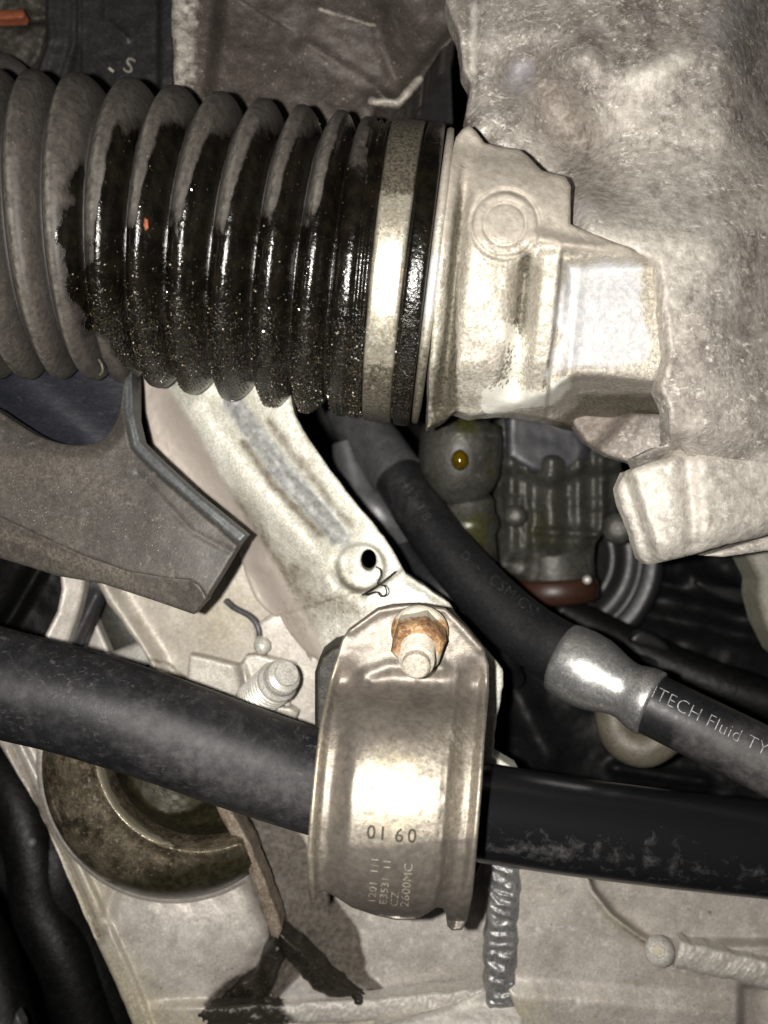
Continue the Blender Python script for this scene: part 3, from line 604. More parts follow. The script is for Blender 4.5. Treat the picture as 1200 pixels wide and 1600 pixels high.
# ============================================================ subframe
sf = thing('subframe', 'pale welded aluminium subframe with holes, ribs and weld seams', 'subframe', 600, 1350, 24)
chan = [(362, 628), (400, 680), (440, 735), (490, 790), (530, 836)]
def arm_d(X, Y):
    d = 22.6-.0012*(X-400)-.0006*(Y-800)
    d = d-.60*ridge(X, Y, [(300, 640), (370, 735), (430, 800), (480, 850)], 36)      # rounded shoulder left of the weld
    d = d+.62*ridge(X, Y, chan, 25)                                                   # channel
    dd, t, s = seg(X, Y, chan)
    d = d-.34*np.exp(-(dd/13)**2)-.006*np.exp(-(dd/13)**2)*np.cos(t/4+.1*dd*s+4*fbm(X, Y, 30, 2, 3))+.03*np.exp(-(dd/20)**2)*fbm(X, Y, 34, 2, 5)
    d = d-.12*ridge(X, Y, [(450, 640), (500, 712), (560, 790), (622, 885)], 8)*0
    d = d+1.2*ss(400, 240, X-.0*(Y-700)+(640-Y)*.55)*1.0+.5*(1-ss(372, 420, X-.55*(Y-870)*ss(870, 900, Y)))*ss(760, 860, Y)
    d = d-.42*ss(1.12, .90, np.hypot((X-564)/37, (Y-886)/36))+.10*np.exp(-((np.hypot((X-560)/1.1, Y-885)-42)/6)**2)*ss(560, 540, X-(Y-885)*.6)
    # lower flat lip with its own crease to the right of the hole
    d = d+.20*ss(-2, 5, sdist(X, Y, [(556, 925), (598, 912), (622, 893), (660, 860)]))
    d = d-.10*ridge(X, Y, [(640, 905), (700, 942)], 6)
    d = d-.2*ridge(X, Y, [(480, 760), (520, 800)], 4)*0
    return d+.05*fbm(X, Y, 40, 4, 71)+.02*fbm(X, Y, 12, 3, 72)
relief('upper_arm', [(212, 560), (440, 560), (462, 650), (480, 682), (510, 726), (560, 792), (600, 838), (626, 880), (633, 897), (664, 915), (700, 943), (735, 985), (766, 1022), (784, 1045), (786, 1070), (776, 1120), (770, 1180), (812, 1204), (812, 1230), (560, 1300), (500, 1200), (497, 1034), (478, 1020), (440, 975), (400, 938), (384, 900), (370, 850), (300, 790), (240, 735)],
    arm_d, white_alu, sf, thick=.9, rr=5, step=2.8, rough_edge=2, holes=[[(576+12.5*math.cos(a/14*6.283), 875+17*math.sin(a/14*6.283)) for a in range(14)]],
    attrs={'brown': lambda X, Y: np.clip(.19+.72*ridge(X, Y, [(318, 756), (366, 800), (400, 860), (415, 900)], 24)+.3*ridge(X, Y, [(400, 900), (470, 990)], 16)+.55*ridge(X, Y, [(380, 690), (425, 755), (500, 835)], 8)+.45*ridge(X, Y, [(420, 660), (490, 750), (545, 820)], 9)+.45*blob(X, Y, 405, 925, 50, 70)+.34*blob(X, Y, 470, 960, 60, 50)+.3*blob(X, Y, 470, 900, 60, 30)+.30*blob(X, Y, 470, 680, 14, 50, -30)+.4*(1-ss(230, 300, X)), 0, 1),  # brown stains, with shading painted on channel sides and lower area
           'pink': lambda X, Y: 1-ss(240, 330, X+(640-Y)*.6),
           'grime_shade': lambda X, Y: np.clip(.50*blob(X, Y, 520, 935, 80, 26, 10)+.5*ridge(X, Y, [(526, 880), (535, 908), (570, 928), (610, 905)], 7)+.32*blob(X, Y, 540, 965, 60, 30)+.3*blob(X, Y, 455, 985, 40, 45)+.34*ridge(X, Y, [(640, 915), (700, 948)], 12)+.30*ridge(X, Y, [(760, 1050), (768, 1180)], 10)+.45*blob(X, Y, 548, 890, 14, 20), 0, 1),
           'weld': lambda X, Y: np.clip(1.1*ridge(X, Y, chan, 19)+.4*blob(X, Y, 548, 880, 18, 24), 0, 1)})
wh = thing('wire_clip', 'thin dark twisted wire poking from the hole of the white arm', 'wire', 596, 905, 21.9)
tube('wire_strand', curve_pts([P(588, 886, 21.75), P(594, 890, 21.6), P(595, 900, 21.55), P(590, 912, 21.55), P(601, 916, 21.5), P(604, 927, 21.55), P(596, 932, 21.6), P(588, 925, 21.7), P(572, 930, 21.9)], 6), .022, black_pl, wh, 8)
tube('wire_tail', curve_pts([P(566, 930, 21.95), P(590, 915, 21.75), P(606, 903, 21.75), P(618, 893, 21.9)], 5), .024, black_pl, wh, 8)

# wall behind (left, under the shield)
def wall_d(X, Y):
    d = 25.2-.0015*(X-300)+.3*ss(380, 330, X)*0
    d = d-.55*ridge(X, Y, [(150, 890), (168, 930), (205, 985), (238, 1040), (250, 1080)], 17)
    d = d+.35*ss(-2, 6, sdist(X, Y, [(300, 1020), (372, 1040), (430, 1040)]))*0
    d = d+.5*ss(0, 30, -sdist(X, Y, [(455, 950), (500, 1012), (560, 1100)]))*0
    return d+.05*fbm(X, Y, 50, 4, 81)
relief('side_wall', [(146, 860), (480, 860), (560, 1000), (560, 1230), (300, 1230), (224, 1060), (236, 1036), (205, 990), (168, 940), (150, 908)], wall_d, frame_alu, sf, thick=1.0, rr=6, step=3.4, rough_edge=3,
    attrs={'tan': lambda X, Y: .40+.2*blob(X, Y, 350, 960, 80, 60), 'oil': lambda X, Y: 0*X, 'groove': lambda X, Y: .55*ridge(X, Y, [(230, 1030), (262, 1036), (290, 1060)], 8), 'blue': lambda X, Y: 0*X})
relief('front_web', [(430, 955), (462, 965), (500, 1030), (498, 1080), (510, 1180), (430, 1160), (410, 1060), (395, 980)], lambda X, Y: 24.2+.02*fbm(X, Y, 40, 3, 2), frame_alu, sf, thick=.5, rr=5, step=4,
    attrs={'tan': lambda X, Y: .3+0*X, 'oil': lambda X, Y: 0*X, 'groove': lambda X, Y: 0*X, 'blue': lambda X, Y: 0*X})
relief('web_return', [(425, 945), (470, 975), (500, 1010), (530, 1050), (530, 1100), (494, 1056), (458, 975)], lambda X, Y: 23.9+.02*fbm(X, Y, 40, 3, 2)+.008*(X-450), surf('web_grey', (.17, .15, .13), (.24, .21, .18), None, scale=1, rough=(.5, .6), bump=((8, .005),)), sf, thick=.5, rr=4, step=4)

# lower plates
rib_l = [(338, 1262), (372, 1330), (405, 1395), (432, 1452)]
oilp = [(340, 1250), (440, 1250), (486, 1330), (520, 1400), (560, 1450), (574, 1520), (600, 1545), (590, 1562), (520, 1575), (430, 1585), (330, 1590), (318, 1570), (350, 1535), (400, 1510), (425, 1460), (395, 1390)]
def low_d(X, Y):
    d = 24.0-.0010*(Y-1400)+.0004*(X-400)
    edge = [(-10, 1130), (70, 1290), (130, 1420), (185, 1540), (215, 1620)]
    e = seg(X, Y, edge)[0]; d = d-.25*(1-ss(22, 34, e))
    d = d+.25*ridge(X, Y, [(20, 1170), (60, 1260), (110, 1360), (152, 1458)], 6)+.18*ridge(X, Y, [(180, 1388), (162, 1440), (152, 1470)], 9)
    d = d-.35*blob(X, Y, 270, 1470, 150, 90)
    d = d-.75*ridge(X, Y, rib_l, 13)-.35*ridge(X, Y, [(432, 1452), (480, 1510), (560, 1560)], 10)
    d = d+.5*ridge(X, Y, [(430, 1470), (395, 1530), (350, 1575)], 18)-.2*ridge(X, Y, [(465, 1490), (420, 1560)], 8)
    d = d+.55*ridge(X, Y, [(440, 1460), (500, 1528), (540, 1558)], 8)
    d = d-.45*ss(1552, 1572, Y+.03*(X-500))*ss(200, 300, X)
    return d+.05*fbm(X, Y, 60, 4, 91)+.012*fbm(X, Y, 14, 3, 92)
relief('lower_plate', [(-30, 1090), (500, 1120), (700, 1180), (760, 1262), (830, 1290), (830, 1640), (222, 1640), (196, 1572), (150, 1470), (110, 1380), (60, 1262), (0, 1165), (-30, 1140)], low_d, frame_alu, sf, thick=1.2, rr=6, step=3, rough_edge=1.5, holes=[circ(285, 1185, 165, 165, 60, -9999, 1)],
    attrs={'tan': lambda X, Y: np.clip(.22+.35*blob(X, Y, 200, 1560, 60, 70)+.3*blob(X, Y, 150, 1400, 30, 50)+.25*ridge(X, Y, [(60, 1260), (200, 1560)], 20)+.35*ss(1540, 1600, Y), 0, 1),
           'oil': lambda X, Y: np.clip(.5+insd(X, Y, oilp)[0]/34, 0, 1),
           'soot': lambda X, Y: np.clip(.95*ridge(X, Y, [(436, 1455), (490, 1515), (545, 1556), (590, 1562)], 17)+.7*ridge(X, Y, [(440, 1470), (400, 1530), (345, 1580)], 15)+.6*ridge(X, Y, [(430, 1480), (420, 1560), (500, 1590)], 10)+.4*blob(X, Y, 480, 1470, 50, 60), 0, 1),
           'groove': lambda X, Y: .62*ridge(X, Y, [(18, 1168), (60, 1260), (110, 1360), (154, 1462)], 4)+.3*ridge(X, Y, [(180, 1388), (154, 1465)], 6)+.4*ridge(X, Y, [(740, 1480), (736, 1560)], 10),
           'blue': lambda X, Y: .45*blob(X, Y, 690, 1470, 40, 40)})
relief('brace_rib', [(334, 1255), (360, 1262), (388, 1310), (412, 1370), (436, 1432), (441, 1450), (434, 1466), (424, 1462), (410, 1420), (385, 1350), (352, 1290)], lambda X, Y: 21.9+.02*fbm(X, Y, 12, 3, 4)+.004*(Y-1270), surf('grimy_rib_alu', (.30, .25, .20), (.16, .12, .085), (.42, .37, .31), scale=3.2, metal=.2, rough=(.4, .6), bump=((9, .02), (30, .006)), dirt=((.09, .06, .04), .52, .8)), sf, thick=.8, rr=6, step=2.4, rough_edge=2)
oily_brace = surf('oily_brace_alu', (.010, .008, .006), (.032, .026, .019), (.09, .075, .056), scale=2.5, metal=.15, rough=(.25, .5), bump=((7, .03), (24, .008)))
relief('brace_foot', [(418, 1448), (440, 1446), (470, 1476), (510, 1508), (556, 1540), (606, 1560), (560, 1568), (520, 1562), (490, 1545), (458, 1512), (430, 1478)], lambda X, Y: 23.1+.6*ss(440, 580, X)+.05*fbm(X, Y, 18, 3, 4)-.10*ridge(X, Y, [(440, 1462), (500, 1520), (580, 1560)], 7), oily_brace, sf, thick=.7, rr=14, step=2.4, rough_edge=6)
relief('brace_foot', [(428, 1466), (446, 1490), (436, 1526), (420, 1560), (400, 1588), (330, 1596), (322, 1574), (358, 1548), (394, 1520), (410, 1490)], lambda X, Y: 23.3+.4*ss(1490, 1580, Y)+.06*fbm(X, Y, 22, 3, 6)-.12*ridge(X, Y, [(436, 1480), (410, 1560)], 7), oily_brace, sf, thick=.5, rr=14, step=2.4, rough_edge=7)
relief('notch_plate', [(428, 1575), (438, 1556), (474, 1519), (488, 1522), (504, 1538), (512, 1560), (506, 1574), (470, 1584), (436, 1584)], lambda X, Y: 23.55+.0015*(Y-1500), frame_alu, sf, thick=.2, rr=4, step=2.6,
    attrs={'tan': lambda X, Y: .3+.6*ss(1550, 1575, Y), 'oil': lambda X, Y: .0*X, 'groove': lambda X, Y: 0*X, 'blue': lambda X, Y: .45+0*X})
def lowr_d(X, Y):
    d = 23.3+.0004*(X-900)
    c = [(910, 1350), (925, 1390), (955, 1428), (1000, 1462), (1030, 1478)]
    s = -sdist(X, Y, c); d = d+.8*ss(-2, 8, s)*(Y < 1500)*ss(905, 912, X)*(1-ss(1462, 1482, Y-.1*(X-1030)*0))
    d = d-.25*ridge(X, Y, c, 8)
    d = d-.35*ss(1520, 1562, Y-.08*(X-800))+.0*Y
    d = d+.5*blob(X, Y, 1200, 1570, 30, 40)
    d = d+.8*ss(1150, 1165, X)*ss(1535, 1545, Y)
    return d+.04*fbm(X, Y, 60, 4, 95)+.01*fbm(X, Y, 14, 3, 96)
relief('right_plate', [(762, 1300), (1260, 1330), (1260, 1640), (815, 1640), (812, 1590), (790, 1540), (764, 1420)], lowr_d, frame_alu, sf, thick=1.0, rr=5, step=3.2,
    attrs={'tan': lambda X, Y: .28+.35*blob(X, Y, 820, 1580, 30, 30)+.3*ridge(X, Y, [(950, 1428), (1000, 1462)], 12), 'oil': lambda X, Y: .0*X,
           'groove': lambda X, Y: .55*ridge(X, Y, [(975, 1450), (1010, 1474)], 7)+.5*ridge(X, Y, [(1045, 1395), (1080, 1412), (1110, 1425)], 3)+.45*blob(X, Y, 1108, 1432, 10, 8)+.48*ridge(X, Y, [(1050, 1463), (1200, 1498)], 4)+.45*ridge(X, Y, [(1060, 1520), (1200, 1545)], 4),
           'blue': lambda X, Y: .0*X})
# welds
def weld(name, path, wdt, dbase, per, brt, parent=sf, thick=.4, h=.32, skew=.5, oil=None, amp=.028):
    pts = [tuple(p) for p in curve_pts(path, 5)]; L = [np.array(p) for p in pts]; a = []; b = []
    for i in range(len(L)):
        t = L[min(i+1, len(L)-1)]-L[max(i-1, 0)]; n = np.array([-t[1], t[0]])/np.linalg.norm(t)
        wv = wdt*(1+.07*math.sin(i*2.1)+.05*math.sin(i*5.3)); a.append(tuple(L[i]+n*wv)); b.append(tuple(L[i]-n*wv))
    def f(X, Y):
        d, t, s = seg(X, Y, pts); u = d*s/wdt
        ph = (t+skew*per*.5*u*u+skew*11*u+16*fbm(X, Y, 44, 3, 8))/per; am = .5+.9*vn(X/23, Y/23, 6)
        return dbase-h*np.sqrt(np.clip(1-u*u*.9, .02, 1))-amp*am*np.cos(ph*6.283)*(1-.6*u*u)+.07*fbm(X, Y, 20, 3, 7)
    return relief(name, a+b[::-1], f, weld_m, parent, thick=thick, rr=9, rd=.10, step=1.8, attrs={'bright': lambda X, Y: brt+0*X, 'oil': oil or (lambda X, Y: 0*X)})
weld('weld_bead', [(790, 1335), (787, 1400), (784, 1470), (782, 1530), (786, 1575)], 25, 23.22, 17, .1, h=.20, skew=.9, amp=.030)
weld('weld_bead', [(300, 1592), (400, 1586), (500, 1582), (600, 1576), (700, 1566), (775, 1560)], 19, 23.42, 11, .72, h=.16, skew=1.2, amp=.010, oil=lambda X, Y: 1-ss(380, 520, X+30*fbm(X, Y, 30, 2, 3)))
weld('weld_bead', [(1058, 1490), (1110, 1502), (1170, 1516), (1240, 1535)], 22, 23.1, 9, .95, h=.14, skew=1.0, amp=.006)
relief('weld_seam_foot', [(700, 1570), (760, 1545), (800, 1560), (818, 1580), (822, 1640), (560, 1640), (600, 1600)], lambda X, Y: 22.95+.25*np.cos((Y-1560)/18)+.03*fbm(X, Y, 20, 3, 1), weld_m, sf, thick=.5, rr=10, step=3, attrs={'bright': lambda X, Y: .6+0*X, 'oil': lambda X, Y: 0*X})
sw = thing('round_screw', 'small round bright screw head on the right of the subframe plate', 'screw', 1031, 1486, 23)
lathe('screw_head', P(1031, 1486, 23.4), P(1029, 1486, 22.6), [(0, .40), (.5, .42), (.75, .40), (.9, .34), (1, .2)], bright_m, sw, 32)
lathe('screw_socket', P(1029, 1486, 22.62), P(1029, 1486, 22.56), [(0, .20), (.8, .20), (1, .17)], surf('socket_tan', (.30, .27, .20), (.45, .41, .33), None, scale=5, metal=.1, rough=(.6, .7), bump=((8, .005),)), sw, 6, smooth=False)

def crumbs(name, n, poly, dfn, parent, mat, smin_, smax_):
    vs = []; fs = []; xs = [p[0] for p in poly]; ys = [p[1] for p in poly]; k = 0
    ico = [(1, 0, 0), (-1, 0, 0), (0, 1, 0), (0, -1, 0), (0, 0, 1), (0, 0, -1)]
    fc = [(0, 2, 4), (2, 1, 4), (1, 3, 4), (3, 0, 4), (2, 0, 5), (1, 2, 5), (3, 1, 5), (0, 3, 5)]
    X = rng.uniform(min(xs), max(xs), n*4); Y = rng.uniform(min(ys), max(ys), n*4); ok = insd(X, Y, poly)[0] > 6
    ok &= rng.rand(n*4) < np.clip(.5+1.6*fbm(X, Y, 60, 3, 77), 0, 1)
    D = dfn(X, Y)
    for x, y, d in zip(X[ok][:n], Y[ok][:n], D[ok][:n]):
        s_ = rng.uniform(smin_, smax_)**1.0; q = P(x, y, d-s_*.3); Q, _ = np.linalg.qr(rng.normal(size=(3, 3))); sc = rng.uniform(.5, 1.5, 3); o_ = len(vs)
        for v in ico: vs.append(q+Q@(np.array(v)*s_*sc))
        fs += [tuple(o_+j for j in f) for f in fc]
    ob = new_mesh(name, vs, fs, mat, parent, False); ob['kind'] = 'stuff'
crumbs('dirt_crumbs', 260, [(240, 1400), (760, 1400), (800, 1590), (240, 1560)], low_d, sf, grain_m[1], .008, .022)
crumbs('dirt_crumbs', 160, [(830, 1370), (1190, 1500), (1190, 1590), (830, 1580)], lowr_d, sf, grain_m[1], .008, .02)
crumbs('dirt_crumbs', 240, [(400, 880), (500, 900), (680, 930), (600, 990), (520, 1010), (430, 950)], arm_d, sf, grain_m[1], .006, .018)
crumbs('dust_grains', 200, [(0, 720), (200, 720), (330, 850), (280, 890), (100, 850), (0, 800)], shd, sh, grain_m[2], .006, .014)
# far-left struts between shield and bar
ls = thing('left_strut', 'pale aluminium strut curving down beside a black gap, left of the shield lip', 'strut', 120, 960, 25)
fa = {'tan': lambda X, Y: .25+0*X, 'oil': lambda X, Y: 0*X, 'groove': lambda X, Y: 0*X, 'blue': lambda X, Y: 0*X}
relief('strut_face', [(92, 880), (136, 880), (132, 920), (122, 960), (104, 1012), (60, 1030), (72, 990), (90, 955), (97, 920)], lambda X, Y: 24.6+.01*(X-100), frame_alu, ls, thick=.4, rr=5, step=3, attrs=fa)
relief('strut_side', [(132, 880), (170, 880), (160, 935), (128, 1015), (160, 1060), (92, 1060), (108, 1000), (128, 940)], lambda X, Y: 25.8+.02*fbm(X, Y, 20, 3, 1)-.4*ridge(X, Y, [(150, 930), (110, 1010)], 8), mid_grey, ls, thick=.4, rr=5, step=3)
relief('strut_foot', [(146, 960), (176, 1030), (300, 1080), (90, 1080), (128, 1000)], lambda X, Y: 27+0*X, frame_alu, ls, thick=.4, rr=4, step=4, attrs=fa)
dp = thing('dark_pot', 'dark rounded pot behind the pale struts at left', 'pot', 175, 980, 27)
tube('pot_body', [P(190, 880, 29), P(190, 930, 29), P(200, 980, 29), P(225, 1025, 29)], [1.2, 1.25, 1.2, .9], grey_fit, dp, 32, attrs={'olive': lambda X, Y: .2+0*X})
rd_ = thing('bright_link_rod', 'bright round rod crossing behind the stabiliser bar at left', 'rod', 190, 1035, 26)
tube('rod_body', [P(120, 1062, 26.2), P(200, 1030, 26), P(262, 1006, 25.9)], .42, bright_m, rd_, 24)

# threaded stud on its tab
stb = thing('threaded_stud', 'pale threaded stud on a small stamped tab above the stabiliser bar', 'stud', 410, 1080, 24)
A, B = P(395, 1098, 23.9), P(449, 1052, 22.0)
pr = [(0, .58)]
for i in range(9):
    s0 = .12+i*.068; pr += [(s0, .60), (s0+.012, .60), (s0+.030, .48), (s0+.040, .48), (s0+.062, .60)]
pr += [(.76, .58), (.80, .50), (.88, .50), (.92, .46), (.95, .34), (1.0, .33), (1.0, .0001)]
lathe('stud_thread', A, B, pr, bright_m, stb, 72, smooth=False)
tabm = surf('tab_grey_zinc', (.42, .39, .345), (.52, .485, .435), (.6, .57, .52), scale=1.2, metal=.2, rough=(.4, .55), bump=((8, .006),))
def tab_d(X, Y): return 24.0-.35*ss(372, 384, X)-.3*ridge(X, Y, [(376, 1040), (392, 1090), (400, 1110)], 6)+.02*fbm(X, Y, 20, 3, 3)
relief('stud_tab', [(296, 1022), (316, 1026), (372, 1040), (384, 1024), (400, 1022), (462, 1038), (450, 1120), (400, 1140), (330, 1120), (290, 1080)], tab_d, tabm, stb, thick=.4, rr=5, step=2.6)
relief('tab_foot', [(392, 1098), (455, 1106), (466, 1114), (462, 1126), (440, 1142), (440, 1170), (370, 1150), (372, 1110)], lambda X, Y: 23.3+.008*(Y-1100), tabm, stb, thick=.4, rr=8, step=2.6)
for yy in (1079, 1091):
    relief('stamped_bar', [(338, yy-3), (354, yy-2), (354, yy+4), (338, yy+3)], lambda X, Y: tab_d(X, Y)-.05, bright_m, stb, thick=.06, rr=2, step=1.5)
wsp = thing('wire_hook', 'grey bent wire ending in a small bright ball, beside the stud', 'wire hook', 400, 980, 24)
tube('hook_wire', curve_pts([P(352, 938, 24.3), P(366, 950, 24.2), P(390, 963, 24.1), P(403, 980, 24.0), P(406, 1000, 24.0)], 6), .085, mid_grey, wsp, 14)
lathe('hook_ball', P(404, 996, 23.9), P(414, 1020, 23.5), [(0, .09), (.1, .12), (.3, .21), (.55, .25), (.8, .21), (.95, .10), (1, .001)], bright_m, wsp, 24)

# pressed steel cup, bottom-left
cu = thing('pressed_steel_cup', 'oily round pressed steel bushing cup half hidden below the stabiliser bar', 'bushing cup', 265, 1290, 23)
def cup_d(X, Y):
    r0 = np.hypot((X-270), (Y-1195)*1.0)/206; q = np.hypot(X-312, (Y-1168))/158     # outer and inner circles
    d = 22.7-.0*X
    d = d-.95*np.sqrt(np.clip(1-((r0-.70)/.32)**2, 0, 1))
    d = d-.16*np.exp(-((q-1.04)/.05)**2); ins = ss(1.02, .74, q); d = d+ins*(1.0+1.6*(1-np.clip(q, 0, 1)))
    return d+.03*fbm(X, Y, 40, 4, 12)
relief('cup_shell', circ(268, 1197, 203, 208, 90, 1090, 1), cup_d, cup_m, cu, thick=1.5, rr=12, step=2.8, attrs={
    'black': lambda X, Y: np.clip(1.1*ss(.93, .80, np.hypot(X-312, Y-1168)/158)*(1-.7*blob(X, Y, 330, 1330, 90, 26))+.62*ss(1290, 1390, Y+.25*(X-250)), 0, 1),  # hollow and underside shaded by a darker colour
    'gold_glint': lambda X, Y: np.clip(.7*np.exp(-((np.hypot(X-312, Y-1168)/158-1.0)/.05)**2)*(1-ss(230, 330, X))+.22*blob(X, Y, 120, 1250, 50, 70)+.35*np.exp(-((np.hypot(X-270, Y-1195)-196)/5)**2)*(1-ss(90, 130, X)), 0, 1)})  # highlight along the inner rim painted in, plus paler patches at left
relief('cup_collar', circ(270, 1190, 214, 222, 90, 1090, 1), lambda X, Y: 23.3+0*X, frame_alu, cu, thick=.5, rr=12, step=4, holes=[circ(256, 1190, 165, 185, 50)], attrs={'tan': lambda X, Y: .2+0*X, 'oil': lambda X, Y: .35+0*X, 'groove': lambda X, Y: .4+0*X, 'blue': lambda X, Y: 0*X})

# ============================================================ stabiliser bar and its clamp
sb = thing('stabiliser_bar', 'thick black round stabiliser bar, matt and dusty left of the clamp, glossy right', 'stabiliser bar', 620, 1245, 20)
barp = [(-160, 1020, 19.3), (0, 1066, 19.4), (120, 1096, 19.5), (250, 1137, 19.6), (370, 1180, 19.7), (480, 1217, 19.9), (560, 1240, 20.1), (640, 1254, 20.3), (750, 1268, 20.5), (880, 1288, 20.6), (1040, 1309, 20.6), (1200, 1327, 20.6), (1400, 1350, 20.6)]
bp = curve_pts([P(*a) for a in barp], 10)
tube('bar_body', bp, list(np.linspace(1.28, 1.17, len(bp))), bar_m, sb, 96, False, attrs={
    'gloss': lambda X, Y: ss(700, 760, X)*.9,
    'dust': lambda X, Y: np.clip((.24+.42*ridge(X, Y, [(220, 1130), (330, 1200), (470, 1250)], 42)+.2*blob(X, Y, 20, 1080, 60, 30))*(1-ss(640, 760, X)), 0, 1),
    'scratch': lambda X, Y: np.clip(.42*blob(X, Y, 128, 1140, 16, 14, -50)+.20*ss(760, 860, X)*ss(1295, 1330, Y-.1*(X-800))+.36*ridge(X, Y, [(750, 1325), (830, 1330), (900, 1338)], 9)+.18*ridge(X, Y, [(760, 1300), (1200, 1365)], 20)+.16*blob(X, Y, 1000, 1310, 160, 20)+.1*ridge(X, Y, [(0, 1140), (300, 1240)], 16), 0, 1)})

cl = thing('bar_clamp', 'shiny curved steel clamp strap bolted over the stabiliser bar', 'clamp', 620, 1200, 18.5)
ca, cb = P(480, 1229, 19.35), P(760, 1251, 19.35)
Lx = [(943, 545), (990, 536), (1060, 515), (1130, 500), (1230, 488), (1330, 481), (1420, 487), (1500, 489)]
Rx = [(943, 720), (1010, 758), (1060, 764), (1160, 757), (1280, 748), (1370, 738), (1455, 712), (1500, 705)]
def uacross(X, Y):
    l = np.interp(Y, [a for a, b in Lx], [b for a, b in Lx]); r = np.interp(Y, [a for a, b in Rx], [b for a, b in Rx]); return (X-l)/(r-l)
def clamp_d(X, Y):
    base = 0
    for dy in range(-27, 28, 6):
        Yd = Y+dy*ss(1180, 1110, Y); base = base+smin(raycyl(X, Yd, ca, cb, 2.62), 19.35-.0012*(Yd-1000), .5)/10
    v = np.stack([(X-600)/F, np.ones_like(X), (800-Y)/F], -1)
    plate = 19.35-.0012*(Y-1000)
    # blend across the silhouette row
    t = ss(1040, 1110, Y); base = plate*(1-t)+base*t
    u = uacross(X, Y); c = np.abs(u-.5)*2
    band = ss(.80, .50, c)                                   # raised middle
    rim = ss(.86, .97, c)
    k = ss(1020, 1090, Y)
    base = base+k*(.34*(1-band))-.24*rim*k
    base = base-(1-k)*.05*ridge(X, Y, [(548, 985), (592, 955), (640, 948), (696, 954), (752, 1015)], 7)
    base = base-.10*ridge(X, Y, [(560, 1080), (570, 1055), (610, 1042), (690, 1045)], 12)
    base = base-.05*np.exp(-((u-.80)/.02)**2)*k*(.6+.8*vn(X/9, Y/16, 3))
    return base+.022*fbm(X, Y, 55, 4, 15)+.004*fbm(X, Y, 14, 2, 16)
cout = [(545, 984), (590, 951), (615, 945), (655, 943), (696, 950), (728, 980), (756, 1012), (764, 1040), (764, 1080), (757, 1160), (753, 1230), (748, 1290), (743, 1350), (738, 1400), (730, 1438), (722, 1453), (706, 1454), (699, 1447), (697, 1428), (692, 1419), (682, 1418), (668, 1427), (650, 1437), (620, 1438), (585, 1430), (550, 1418), (525, 1402), (507, 1392), (498, 1396), (492, 1412), (486, 1414), (481, 1390), (480, 1330), (484, 1270), (490, 1210), (500, 1130), (515, 1062), (534, 1000)]
relief('clamp_strap', cout, clamp_d, steel, cl, thick=.28, rr=3, step=2.0, attrs={
    'dull_dark': lambda X, Y: np.clip(.8*blob(X, Y, 600, 1100, 60, 50)+.55*(1-ss(1000, 1075, Y))*ss(700, 560, X)+1.0*ss(1310, 1350, Y+.1*(X-600))*ss(530, 560, X)+.3*ss(1320, 1400, Y)+.28*(1-ss(1090, 1180, Y))+.75*ridge(X, Y, [(560, 1120), (530, 1230), (528, 1380)], 16)+.32, 0, .99),  # darker, duller tone on top plate, left groove and lower band
    'gold_glint': lambda X, Y: np.clip(.62*blob(X, Y, 620, 1235, 60, 90)+.45*np.exp(-((uacross(X, Y)-.015)/.02)**2), 0, 1),  # painted highlight on the crest and along the bright left rim
    'etch': lambda X, Y: np.clip(.42*ridge(X, Y, [(716, 1090), (712, 1200), (700, 1330), (690, 1400)], 7), 0, 1)})
for s_, x_, y_ in (('0', 652, 1296), ('9', 632, 1295), ('1', 606, 1292), ('0', 588, 1290)):
    text_on('stamped_digit', s_, x_, y_, 31, 184, clamp_d, stamp_m, cl, eps=.022, thin=.25, sx=.95)
for i, (s_, x_, y_, z_) in enumerate([('1201', 586, 1412, 17), ('111', 590, 1366, 17), ('E3531', 604, 1414, 17), ('11', 609, 1360, 17), ('CZ', 621, 1417, 17), ('2600MC', 638, 1418, 19)]):
    text_on('etched_code', s_, x_, y_, z_, -84, clamp_d, etch_m, cl, eps=.02, thin=-.2, sx=1.0)['kind'] = 'stuff'
relief('rubber_bushing', [(500, 1026), (520, 1010), (560, 1000), (560, 1190), (500, 1180), (492, 1130), (492, 1050)], lambda X, Y: 20.4+.02*fbm(X, Y, 20, 3, 2), surf('bushing_rubber', (.010, .009, .006), (.028, .024, .017), None, scale=3, rough=(.5, .7), bump=((9, .02),)), cl, thick=1.5, rr=8, step=3)
relief('rubber_bushing', [(734, 1170), (752, 1175), (756, 1340), (742, 1372), (720, 1380), (720, 1180)], lambda X, Y: 20.2+0*X, black_pl, cl, thick=1.5, rr=5, step=3)

nt = thing('rusty_nut', 'rusty orange flanged nut with a pale bolt end on the clamp plate', 'nut', 655, 985, 19.1)
n0 = P(656, 986, 19.25); n1 = P(650, 1043, 17.55); ra = {'pale': lambda X, Y: np.clip(.75*(1-ss(960, 975, Y))+.55*ss(1005, 1035, Y)+.12, 0, 1)}
lathe('nut_flange', n0, n0+(n1-n0)*.10, [(0, .69), (.3, .69), (.75, .65), (1, .56)], rust, nt, 40, attrs=ra)
lathe('hex_nut', n0+(n1-n0)*.09, n0+(n1-n0)*.52, [(0, .66), (.80, .66), (.93, .62), (1.0, .55), (1.0, .32)], rust, nt, 60, hexa=.30, smooth=False, attrs=ra)
pr = [(0, .40)]
for i in range(6): pr += [(i*.11+.02, .40), (i*.11+.04, .40), (i*.11+.065, .335), (i*.11+.10, .335)]
pr += [(.68, .39), (.70, .39), (.74, .31), (.95, .30), (1.0, .25), (1.0, .001)]
lathe('bolt_end', n0+(n1-n0)*.5, n1, pr, boltend, nt, 64, smooth=False)

